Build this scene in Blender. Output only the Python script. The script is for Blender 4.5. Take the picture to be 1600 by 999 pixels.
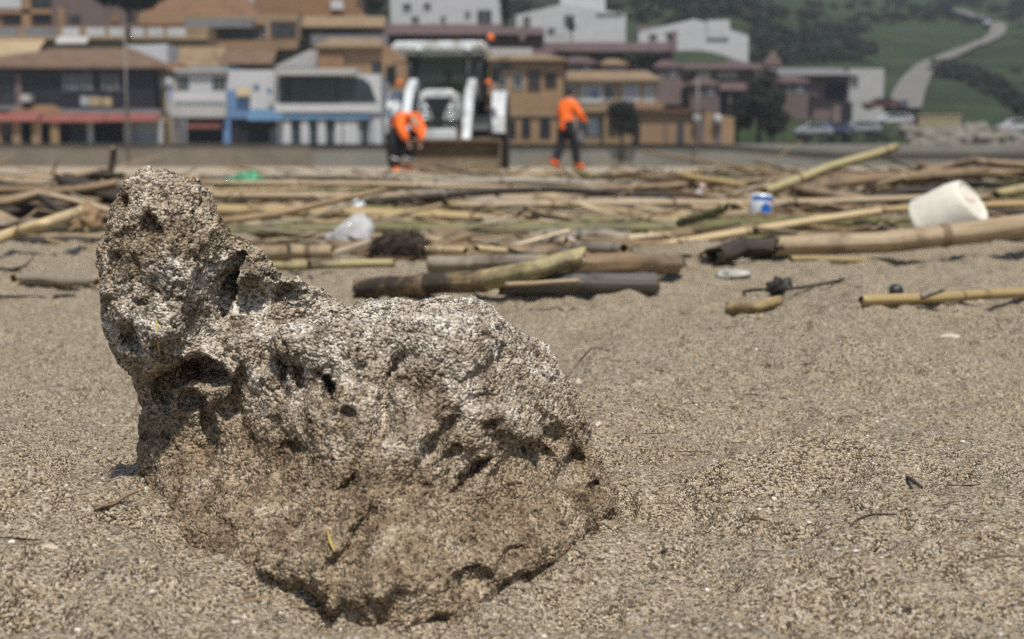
import bpy, bmesh, math, random
import numpy as np
from mathutils import Vector, Matrix, noise as mnoise

for o in list(bpy.data.objects):
    bpy.data.objects.remove(o)
scene = bpy.context.scene
COL = scene.collection
R = math.radians

# ------------------------------------------------------------------ camera
CAM_Z = 0.10
PITCH = math.atan(249.5 / 2222.0)
cam_d = bpy.data.cameras.new('camera')
cam_d.sensor_fit = 'HORIZONTAL'
cam_d.sensor_width = 36.0
cam_d.lens = 50.0
cam_d.clip_start = 0.02
cam_d.clip_end = 3000
cam_d.dof.use_dof = True
cam_d.dof.focus_distance = 0.43
cam_d.dof.aperture_fstop = 23.0
cam_d.dof.aperture_blades = 0
cam = bpy.data.objects.new('camera', cam_d)
COL.objects.link(cam)
cam.location = (0, 0, CAM_Z)
cam.rotation_euler = (math.pi / 2 - PITCH, 0, 0)
scene.camera = cam

# ------------------------------------------------------------------ sky and sun
SUN_EL, SUN_AZ = R(63), R(14)      # azimuth: to the right of straight behind the camera
sun_dir = Vector((math.sin(SUN_AZ) * math.cos(SUN_EL), -math.cos(SUN_AZ) * math.cos(SUN_EL), math.sin(SUN_EL)))
w = bpy.data.worlds.new('World')
scene.world = w
w.use_nodes = True
wn = w.node_tree
sky = wn.nodes.new('ShaderNodeTexSky')
sky.sky_type = 'NISHITA'
sky.sun_disc = False
sky.sun_elevation = SUN_EL
sky.sun_rotation = math.atan2(sun_dir.x, sun_dir.y)
sky.dust_density = 1.5
wn.links.new(sky.outputs[0], wn.nodes['Background'].inputs[0])
wn.nodes['Background'].inputs[1].default_value = 0.10
sd = bpy.data.lights.new('sun', 'SUN')
sd.energy = 3.9
sd.angle = R(3.0)
sd.color = (1.0, 0.955, 0.89)
so = bpy.data.objects.new('sun', sd)
COL.objects.link(so)
so.rotation_euler = sun_dir.to_track_quat('Z', 'Y').to_euler()
so.location = (3, -3, 8)
scene.view_settings.view_transform = 'Standard'
scene.view_settings.look = 'None'
scene.view_settings.gamma = 1
scene.view_settings.exposure = 0.3
scene.render.engine = 'CYCLES'
scene.cycles.use_denoising = False
scene.cycles.max_bounces = 6
scene.cycles.diffuse_bounces = 3
scene.cycles.transparent_max_bounces = 12

# ------------------------------------------------------------------ geometry helpers
FPX = 2222.0
CP, SP = math.cos(PITCH), math.sin(PITCH)
def ray(px, py):
    u = (px - 800.0) / FPX
    v = -(py - 499.5) / FPX
    return (u, CP + v * SP, -SP + v * CP)
def at(px, py, Y):
    d = ray(px, py)
    t = Y / d[1]
    return Vector((d[0] * t, Y, CAM_Z + d[2] * t))
def ss(a, b, x):
    t = np.clip((x - a) / (b - a), 0, 1)
    return t * t * (3 - 2 * t)
BY = np.array([0, 1.0, 1.75, 2.7, 4.0, 6.0, 10, 32, 125, 3000])
BZ = np.array([0, 0.0, 0.010, 0.020, 0.032, 0.01, -0.03, -0.13, -0.55, -0.6])
def berm(Y):
    return np.interp(Y, BY, BZ)
def on_sand(px, py, lift=0.0):
    """the point under this pixel that lies `lift` above the beach"""
    Y = 0.2
    while Y < 60:
        p = at(px, py, Y)
        if p.z - float(berm(Y)) - lift <= 0:
            return p
        Y *= 1.004
    return at(px, py, 4.0)

def hsh(ix, iy, iz, seed):
    with np.errstate(over='ignore'):
        h = (ix.astype(np.uint32) * np.uint32(374761393)) ^ (iy.astype(np.uint32) * np.uint32(668265263)) ^ (iz.astype(np.uint32) * np.uint32(2147483647 & 2246822519)) ^ np.uint32(seed * 40503 + 977)
        h = (h ^ (h >> np.uint32(13))) * np.uint32(1274126177)
        h = (h ^ (h >> np.uint32(16))) * np.uint32(2654435761 & 0xffffffff)
        h = h ^ (h >> np.uint32(15))
    return (h & np.uint32(0xffffff)).astype(np.float64) / 16777215.0
def vnoise(P, seed=0):
    P = np.asarray(P, float)
    i = np.floor(P).astype(np.int64)
    f = P - i
    f = f * f * f * (f * (f * 6 - 15) + 10)
    out = 0
    for dx in (0, 1):
        wx = f[:, 0] if dx else 1 - f[:, 0]
        for dy in (0, 1):
            wy = f[:, 1] if dy else 1 - f[:, 1]
            for dz in (0, 1):
                wz = f[:, 2] if dz else 1 - f[:, 2]
                out = out + wx * wy * wz * hsh(i[:, 0] + dx, i[:, 1] + dy, i[:, 2] + dz, seed)
    return out * 2 - 1
def fbm(P, octv=3, seed=0, gain=0.5):
    a, s, t = 1.0, 0.0, 0.0
    Q = np.asarray(P, float)
    for k in range(octv):
        s = s + a * vnoise(Q, seed + k * 7)
        t += a
        a *= gain
        Q = Q * 2.03 + 11.3
    return s / t
def worley(P, seed=0):
    P = np.asarray(P, float)
    i = np.floor(P).astype(np.int64)
    best = np.full(len(P), 9.0)
    for dx in (-1, 0, 1):
        for dy in (-1, 0, 1):
            for dz in (-1, 0, 1):
                c = (i[:, 0] + dx, i[:, 1] + dy, i[:, 2] + dz)
                q = np.stack([c[0] + hsh(*c, seed), c[1] + hsh(*c, seed + 1), c[2] + hsh(*c, seed + 2)], 1)
                best = np.minimum(best, ((q - P) ** 2).sum(1))
    return np.sqrt(best)

def mesh_np(name, V, F):
    """fast mesh from numpy verts (n,3) and quads or tris (m,k)"""
    V = np.asarray(V, np.float32); F = np.asarray(F, np.int32)
    me = bpy.data.meshes.new(name)
    me.vertices.add(len(V)); me.vertices.foreach_set('co', V.ravel())
    k = F.shape[1]
    me.loops.add(F.size); me.loops.foreach_set('vertex_index', F.ravel())
    me.polygons.add(len(F))
    me.polygons.foreach_set('loop_start', np.arange(0, F.size, k, dtype=np.int32))
    me.polygons.foreach_set('use_smooth', np.ones(len(F), bool))
    me.update(calc_edges=True)
    return me

def link(name, me, mats=None, parent=None, loc=None):
    o = bpy.data.objects.new(name, me)
    COL.objects.link(o)
    if mats is not None and me is not None:
        for m in (mats if isinstance(mats, (list, tuple)) else [mats]):
            if len(me.materials) < (len(mats) if isinstance(mats, (list, tuple)) else 1):
                me.materials.append(m)
    if parent is not None:
        o.parent = parent
    if loc is not None:
        o.location = loc
    return o
def tag(o, label=None, cat=None, group=None, kind=None):
    if label: o['label'] = label
    if cat: o['category'] = cat
    if group: o['group'] = group
    if kind: o['kind'] = kind
    return o
def empty(name, loc, label=None, cat=None, group=None, rz=0):
    o = bpy.data.objects.new(name, None)
    COL.objects.link(o)
    o.empty_display_size = 0.1
    o.location = loc
    o.rotation_euler = (0, 0, rz)
    return tag(o, label, cat, group)

class MB:
    """collects simple shapes and links them as one mesh object"""
    def __init__(s): s.v = []; s.f = []; s.sm = []
    def add(s, verts, faces, smooth=False):
        b = len(s.v)
        s.v += [tuple(v) for v in verts]
        s.f += [tuple(i + b for i in f) for f in faces]
        s.sm += [smooth] * len(faces)
        return s
    def box(s, x0, x1, y0, y1, z0, z1):
        v = [(x, y, z) for z in (z0, z1) for y in (y0, y1) for x in (x0, x1)]
        return s.add(v, [(0, 2, 3, 1), (4, 5, 7, 6), (0, 1, 5, 4), (2, 6, 7, 3), (0, 4, 6, 2), (1, 3, 7, 5)])
    def prism(s, poly, y0, y1):
        """polygon in xz, extruded along y; poly counter-clockwise seen from -y"""
        n = len(poly)
        v = [(x, y0, z) for x, z in poly] + [(x, y1, z) for x, z in poly]
        f = [tuple(range(n)), tuple(range(2 * n - 1, n - 1, -1))]
        f += [((i + 1) % n, i, i + n, (i + 1) % n + n) for i in range(n)]
        return s.add(v, f)
    def prism_x(s, poly, x0, x1):
        n = len(poly)
        v = [(x0, y, z) for y, z in poly] + [(x1, y, z) for y, z in poly]
        f = [tuple(range(n - 1, -1, -1)), tuple(range(n, 2 * n))]
        f += [(i, (i + 1) % n, (i + 1) % n + n, i + n) for i in range(n)]
        return s.add(v, f)
    def tube(s, pts, rad, n=10, caps=True, smooth=True, flat=1.0):
        pts = [Vector(p) for p in pts]
        rad = rad if isinstance(rad, (list, tuple)) else [rad] * len(pts)
        vs, fs = [], []
        for k, p in enumerate(pts):
            t = (pts[min(k + 1, len(pts) - 1)] - pts[max(k - 1, 0)]).normalized()
            a = Vector((0, 0, 1)) if abs(t.z) < 0.9 else Vector((0, 1, 0))
            u = t.cross(a).normalized(); w_ = u.cross(t)
            for j in range(n):
                an = 2 * math.pi * j / n
                vs.append(p + (u * math.cos(an) + w_ * math.sin(an) * flat) * rad[k])
        for k in range(len(pts) - 1):
            for j in range(n):
                a, b = k * n + j, k * n + (j + 1) % n
                fs.append((a, b, b + n, a + n))
        s.add(vs, fs, smooth)
        if caps:
            m = len(s.v) - len(vs)
            s.f.append(tuple(m + j for j in range(n - 1, -1, -1))); s.sm.append(False)
            s.f.append(tuple(m + (len(pts) - 1) * n + j for j in range(n))); s.sm.append(False)
        return s
    def lathe(s, prof, c=(0, 0, 0), axis='z', n=24, smooth=True):
        vs, fs = [], []
        for r, h in prof:
            for j in range(n):
                a = 2 * math.pi * j / n
                p = (r * math.cos(a), r * math.sin(a), h)
                if axis == 'x': p = (p[2], p[0], p[1])
                if axis == 'y': p = (p[0], p[2], p[1])
                vs.append((p[0] + c[0], p[1] + c[1], p[2] + c[2]))
        for k in range(len(prof) - 1):
            for j in range(n):
                a, b = k * n + j, k * n + (j + 1) % n
                fs.append((a, b, b + n, a + n))
        return s.add(vs, fs, smooth)
    def build(s, name, m, parent=None, bevel=0, loc=None):
        me = bpy.data.meshes.new(name)
        off = Vector(loc) if loc is not None else Vector((0, 0, 0))
        me.from_pydata([Vector(v) - off for v in s.v], [], s.f)
        me.polygons.foreach_set('use_smooth', s.sm)
        bm = bmesh.new(); bm.from_mesh(me)
        bmesh.ops.recalc_face_normals(bm, faces=bm.faces[:])
        bm.to_mesh(me); bm.free()
        o = link(name, me, m, parent, loc)
        if bevel:
            b = o.modifiers.new('bevel', 'BEVEL'); b.width = bevel; b.segments = 2; b.limit_method = 'ANGLE'
        return o

# ------------------------------------------------------------------ materials
def srgb(r, g, b):
    f = lambda c: (c / 255 / 12.92) if c / 255 <= 0.04045 else ((c / 255 + 0.055) / 1.055) ** 2.4
    return (f(r), f(g), f(b), 1)
def nmat(name):
    m = bpy.data.materials.new(name); m.use_nodes = True
    nt = m.node_tree
    return m, nt, nt.nodes['Principled BSDF']
def N(nt, typ, **kw):
    n = nt.nodes.new(typ)
    for k, v in kw.items():
        if k in n.inputs: n.inputs[k].default_value = v
        else: setattr(n, k, v)
    return n
def ramp(nt, src, stops, interp='LINEAR'):
    r = nt.nodes.new('ShaderNodeValToRGB')
    cr = r.color_ramp; cr.interpolation = interp
    while len(cr.elements) < len(stops): cr.elements.new(0.5)
    for e, (p, c) in zip(cr.elements, stops):
        e.position = p; e.color = c if len(c) == 4 else (*c, 1)
    nt.links.new(src, r.inputs[0])
    return r.outputs[0]
def mixc(nt, a, b, fac, mode='MIX'):
    m = nt.nodes.new('ShaderNodeMix'); m.data_type = 'RGBA'; m.blend_type = mode
    for sock, val in ((m.inputs[0], fac), (m.inputs[6], a), (m.inputs[7], b)):
        if hasattr(val, 'is_output') or isinstance(val, bpy.types.NodeSocket): nt.links.new(val, sock)
        else: sock.default_value = val
    return m.outputs[2]
def g(v): return (v, v, v, 1)

def paint(name, col, rough=0.7, var=0.25, scale=1.2, metal=0.0, bump=0.0, bscale=20.0, dirt=None, spec=0.3):
    """plain surface with weathering noise"""
    m, nt, p = nmat(name)
    tc = N(nt, 'ShaderNodeTexCoord')
    nz = N(nt, 'ShaderNodeTexNoise', Scale=scale, Detail=6.0, Roughness=0.65)
    nt.links.new(tc.outputs['Object'], nz.inputs['Vector'])
    dark = tuple(c * (1 - var) for c in col[:3]) + (1,)
    lite = tuple(min(1, c * (1 + var * 0.6)) for c in col[:3]) + (1,)
    c = ramp(nt, nz.outputs[0], [(0.3, dirt if dirt else dark), (0.5, col), (0.72, lite)])
    nt.links.new(c, p.inputs['Base Color'])
    p.inputs['Roughness'].default_value = rough
    p.inputs['Metallic'].default_value = metal
    p.inputs['Specular IOR Level'].default_value = spec
    if bump:
        n2 = N(nt, 'ShaderNodeTexNoise', Scale=bscale, Detail=4.0)
        nt.links.new(tc.outputs['Object'], n2.inputs['Vector'])
        b = N(nt, 'ShaderNodeBump', Strength=bump, Distance=0.3 / bscale)
        nt.links.new(n2.outputs[0], b.inputs['Height']); nt.links.new(b.outputs[0], p.inputs['Normal'])
    return m

def grain_mat(name, kind):
    """cemented or loose sand: grains of differing colour, real size 0.6-1.5 mm"""
    m, nt, p = nmat(name)
    tc = N(nt, 'ShaderNodeTexCoord')
    P = tc.outputs['Object']
    v1 = N(nt, 'ShaderNodeTexVoronoi', Scale=1600.0 if kind == 'sand' else 1400.0); nt.links.new(P, v1.inputs['Vector'])
    v2 = N(nt, 'ShaderNodeTexVoronoi', Scale=520.0); nt.links.new(P, v2.inputs['Vector'])
    big = N(nt, 'ShaderNodeTexNoise', Scale=22.0, Detail=5.0, Roughness=0.62); nt.links.new(P, big.inputs['Vector'])
    med = N(nt, 'ShaderNodeTexNoise', Scale=110.0, Detail=4.0, Roughness=0.6); nt.links.new(P, med.inputs['Vector'])
    sep = N(nt, 'ShaderNodeSeparateColor'); nt.links.new(v1.outputs['Color'], sep.inputs[0])
    sep2 = N(nt, 'ShaderNodeSeparateColor'); nt.links.new(v2.outputs['Color'], sep2.inputs[0])
    if kind == 'sand':
        base = ramp(nt, big.outputs[0], [(0.3, (.245, .185, .112)), (0.5, (.325, .253, .158)), (0.7, (.385, .31, .20))])
        gr = ramp(nt, sep.outputs[0], [(0.0, (.03, .023, .017)), (0.18, (.08, .06, .04)), (0.30, (.24, .18, .112)), (0.52, (.395, .308, .195)), (0.85, (.52, .44, .312)), (0.99, (.62, .57, .47))])  # grain colours; the darkest also stand in for shade in the gaps
        c = mixc(nt, base, gr, 0.85)
        g2 = ramp(nt, sep2.outputs[0], [(0.0, g(.55)), (0.25, g(.9)), (0.8, g(1.0)), (1.0, g(1.15))])
        c = mixc(nt, c, g2, 0.3, 'MULTIPLY')
        st, dist = 1.0, 0.0016
    else:
        # crust: pale lime above, brown sandy cement below, blotches between
        geo = N(nt, 'ShaderNodeSeparateXYZ'); nt.links.new(P, geo.inputs[0])
        ad = N(nt, 'ShaderNodeMath', operation='MULTIPLY_ADD'); ad.inputs[1].default_value = 0.05
        nt.links.new(big.outputs[0], ad.inputs[0]); nt.links.new(geo.outputs[2], ad.inputs[2])
        sub = N(nt, 'ShaderNodeMath', operation='ADD'); sub.inputs[1].default_value = -0.025; nt.links.new(ad.outputs[0], sub.inputs[0])
        sc_ = N(nt, 'ShaderNodeMath', operation='MULTIPLY'); sc_.inputs[1].default_value = 10.0; nt.links.new(sub.outputs[0], sc_.inputs[0])
        hzc = ramp(nt, sc_.outputs[0], [(.22, g(0)), (.46, g(.75)), (.55, g(1)), (.66, g(.9)), (.75, g(.2)), (.92, g(.35))])
        low = ramp(nt, med.outputs[0], [(0.28, (.105, .075, .046)), (0.45, (.27, .208, .138)), (0.6, (.385, .313, .222)), (0.75, (.53, .46, .365))])
        top = ramp(nt, med.outputs[0], [(0.30, (.19, .148, .105)), (0.45, (.43, .375, .305)), (0.58, (.60, .555, .49)), (0.72, (.84, .81, .77))])
        base = mixc(nt, low, top, hzc)
        gr = ramp(nt, sep.outputs[0], [(0.0, g(.10)), (0.2, (.32, .27, .21)), (0.42, (.85, .80, .72)), (0.8, (1.12, 1.08, 1.0)), (1.0, (1.5, 1.45, 1.38))])  # darkest grain tones also imitate shade between the cemented grains
        c = mixc(nt, base, gr, 0.85, 'MULTIPLY')
        g2 = ramp(nt, sep2.outputs[1], [(0.0, (.5, .42, .32)), (0.3, g(.9)), (0.8, g(1.05)), (1.0, g(1.25))])
        c = mixc(nt, c, g2, 0.3, 'MULTIPLY')
        st, dist = 1.0, 0.0016
    nt.links.new(c, p.inputs['Base Color'])
    p.inputs['Roughness'].default_value = 0.9
    p.inputs['Specular IOR Level'].default_value = 0.25
    # relief: rounded grains with gaps between
    h1 = N(nt, 'ShaderNodeMath', operation='MULTIPLY_ADD'); h1.inputs[1].default_value = -0.7; h1.inputs[2].default_value = 0
    nt.links.new(v1.outputs['Distance'], h1.inputs[0])
    h2 = N(nt, 'ShaderNodeMath', operation='MULTIPLY_ADD'); h2.inputs[1].default_value = -0.35
    nt.links.new(v2.outputs['Distance'], h2.inputs[0]); nt.links.new(h1.outputs[0], h2.inputs[2])
    h3 = N(nt, 'ShaderNodeMath', operation='MULTIPLY_ADD'); h3.inputs[1].default_value = 1.0 if kind == 'sand' else 1.6
    nt.links.new(med.outputs[0], h3.inputs[0]); nt.links.new(h2.outputs[0], h3.inputs[2])
    b = N(nt, 'ShaderNodeBump', Strength=st, Distance=dist)
    nt.links.new(h3.outputs[0], b.inputs['Height']); nt.links.new(b.outputs[0], p.inputs['Normal'])
    return m
M_SAND = grain_mat('beach_sand', 'sand')
M_ROCK = grain_mat('rock_crust', 'rock')

def attr_mat(name, rough=0.8, attr='Col', spec=0.25):
    m, nt, p = nmat(name)
    a = N(nt, 'ShaderNodeAttribute', attribute_name=attr)
    tc = N(nt, 'ShaderNodeTexCoord')
    nz = N(nt, 'ShaderNodeTexNoise', Scale=60.0, Detail=4.0); nt.links.new(tc.outputs['Object'], nz.inputs['Vector'])
    k = ramp(nt, nz.outputs[0], [(0.3, g(.6)), (0.7, g(1.25))])
    nt.links.new(mixc(nt, a.outputs['Color'], k, 0.7, 'MULTIPLY'), p.inputs['Base Color'])
    p.inputs['Roughness'].default_value = rough
    p.inputs['Specular IOR Level'].default_value = spec
    return m
M_BITS = attr_mat('litter_bits')
M_GRAIN = attr_mat('sand_grain', 0.6, spec=0.4)
def color_attr(me, cols):
    """cols: (n_verts,3)"""
    a = me.color_attributes.new('Col', 'FLOAT_COLOR', 'POINT')
    buf = np.ones((len(cols), 4), np.float32); buf[:, :3] = cols
    a.data.foreach_set('color', buf.ravel())
# ------------------------------------------------------------------ beach (one sheet, fine near the camera)
rng = np.random.default_rng(5)
ys = [0.16]
while ys[-1] < 127.5:
    y = ys[-1]
    ys.append(y + (0.0010 if y < 0.75 else 0.0010 + (y - 0.75) * 0.012 if y < 3 else (y - 0.75) * 0.03))
ys = np.array(ys)
uin = np.linspace(-0.44, 0.44, 620)
uout = 0.44 + np.cumsum(np.geomspace(0.003, 0.35, 24))
us = np.concatenate([-uout[::-1], uin, uout])
def sand_relief(X, Y):
    P = np.stack([X, Y, np.zeros_like(X)], 1)
    z = berm(Y)
    near = 1 - ss(3.5, 9, Y)
    z = z + near * (fbm(P * 3.1, 3, 3) * 0.010 * ss(0.3, 1.0, Y) + fbm(P * 9, 3, 11) * 0.014 + fbm(P * 30, 3, 19) * 0.0056)
    m = Y < 2.2
    q = P[m]
    mid = fbm(q * 85, 3, 23)
    zz = mid * 0.0016 + np.clip(fbm(q * 48, 2, 31) - 0.15, 0, 1) * 0.006 + fbm(q * 190, 2, 33) * 0.0006
    pit = np.clip(0.36 - worley(q * np.array([30, 30, 1]), 41), 0, 1)
    zz -= pit * 0.014
    zz -= np.clip(fbm(q * 120, 2, 37) - 0.30, 0, 1) * 0.010
    zz += fbm(q * 420, 2, 51) * 0.0004
    z[m] += zz
    # far beach: wheel ruts and raked lumps
    f = Y > 4
    z[f] += fbm(P[f] * np.array([0.5, 0.9, 1]), 3, 61) * 0.018 * ss(5, 14, Y[f])
    # the rock sits in a scour, with sand pushed up on its flanks
    dx, dy = X + 0.036, Y - 0.385
    rr = np.sqrt((dx / 0.085) ** 2 + (dy / 0.075) ** 2)
    z += 0.004 * np.exp(-((rr - 1.3) / 0.28) ** 2) * np.clip(0.55 + 0.6 * np.tanh(-dx * 30), 0, 1.2) * ss(0.33, 0.37, Y) - 0.0026 * np.exp(-((rr - 1.0) / 0.35) ** 2) * (1 - ss(0.33, 0.38, Y))
    # low mounds seen beside and behind it
    for px, py, rx, ry, hgt in ((512, 945, .011, .014, -.007), (690, 975, .016, .008, -.003), (900, 475, .09, .10, .016), (1290, 480, .16, .12, .012), (1120, 720, .05, .03, -.006), (560, 424, .09, .10, .010),
                                (60, 405, .10, .08, .003), (1300, 418, .30, .10, .006), (60, 860, .045, .05, .006), (1180, 560, .10, .06, .010), (1450, 530, .12, .05, .012), (1300, 600, .10, .03, -.006), (1250, 770, .035, .012, .006), (1130, 800, .05, .014, -.006), (1500, 830, .05, .03, .006), (1000, 940, .04, .02, -.004), (1500, 600, .08, .05, .008), (1250, 800, .06, .02, -.004), (1180, 650, .07, .03, .006)):
        c = on_sand(px, py)
        z += hgt * np.exp(-((X - c.x) / rx) ** 2 - ((Y - c.y) / ry) ** 2)
    return z
YY, UU = np.meshgrid(ys, us, indexing='ij')
XX = UU * (YY + 0.06)
zz = sand_relief(XX.ravel(), YY.ravel())
V = np.stack([XX.ravel(), YY.ravel(), zz], 1)
nr, nc = YY.shape
a = (np.arange(nr - 1)[:, None] * nc + np.arange(nc - 1)[None, :]).ravel()
F = np.stack([a, a + 1, a + nc + 1, a + nc], 1)
beach = link('beach_sand', mesh_np('beach_sand', V, F), M_SAND)
tag(beach, 'pale brown sandy beach with footprints and lumps', kind='structure')
SAND_Z = zz.reshape(nr, nc)
def sand_at(x, y):
    r = int(np.clip(np.searchsorted(ys, y) - 1, 0, nr - 2)); u = x / (y + 0.06)
    c = int(np.clip(np.searchsorted(us, u) - 1, 0, nc - 2))
    fy = (y - ys[r]) / (ys[r + 1] - ys[r]); fx = (u - us[c]) / (us[c + 1] - us[c])
    fx, fy = min(max(fx, 0), 1), min(max(fy, 0), 1)
    return float((SAND_Z[r, c] * (1 - fx) + SAND_Z[r, c + 1] * fx) * (1 - fy) + (SAND_Z[r + 1, c] * (1 - fx) + SAND_Z[r + 1, c + 1] * fx) * fy)
def hit_sand(px, py, lift=0.0):
    """pixel -> point on the modelled sand"""
    Y = 0.2; prev = None
    while Y < 60:
        p = at(px, py, Y)
        if p.z - sand_at(p.x, Y) - lift <= 0:
            return p
        Y *= 1.003
    return at(px, py, 4.0)

# loose coarse grains and shell grit lying on the near sand (uncountable)
ico_v, ico_f = [], []
bm = bmesh.new(); bmesh.ops.create_icosphere(bm, subdivisions=1, radius=1)
ico_v = np.array([v.co[:] for v in bm.verts]); ico_f = np.array([[v.index for v in f.verts] for f in bm.faces]); bm.free()
ng = 4200
gy = 0.22 + 0.75 * rng.random(ng) ** 1.5
gx = (rng.random(ng) * 2 - 1) * 0.42 * (gy + 0.03)
gz = np.array([sand_at(x, y) for x, y in zip(gx, gy)])
gr_ = 0.00028 + 0.0005 * rng.random(ng) ** 2.5
cols_p = np.array([(.55, .50, .42), (.36, .29, .20), (.20, .14, .09), (.06, .05, .045), (.75, .72, .66), (.42, .26, .14), (.28, .25, .21)])
ci = rng.choice(len(cols_p), ng, p=[.26, .28, .18, .14, .03, .06, .05])
S = np.stack([gr_ * (0.7 + 0.8 * rng.random(ng)), gr_ * (0.7 + 0.8 * rng.random(ng)), gr_ * (0.5 + 0.5 * rng.random(ng))], 1)
GV = (ico_v[None] * S[:, None] * (1 + 0.35 * (rng.random((ng, len(ico_v), 1)) - .5)) + np.stack([gx, gy, gz + gr_ * 0.2], 1)[:, None]).reshape(-1, 3)
GF = (ico_f[None] + (np.arange(ng) * len(ico_v))[:, None, None]).reshape(-1, 3)
me = mesh_np('loose_sand_grains', GV, GF); me.materials.append(M_GRAIN)
me.polygons.foreach_set('use_smooth', np.zeros(len(GF), bool))
color_attr(me, np.repeat(cols_p[ci] * (0.7 + 0.5 * rng.random((ng, 1))), len(ico_v), 0))
tag(link('loose_sand_grains', me), 'coarse loose sand grains and shell grit', 'sand', kind='stuff')

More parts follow.
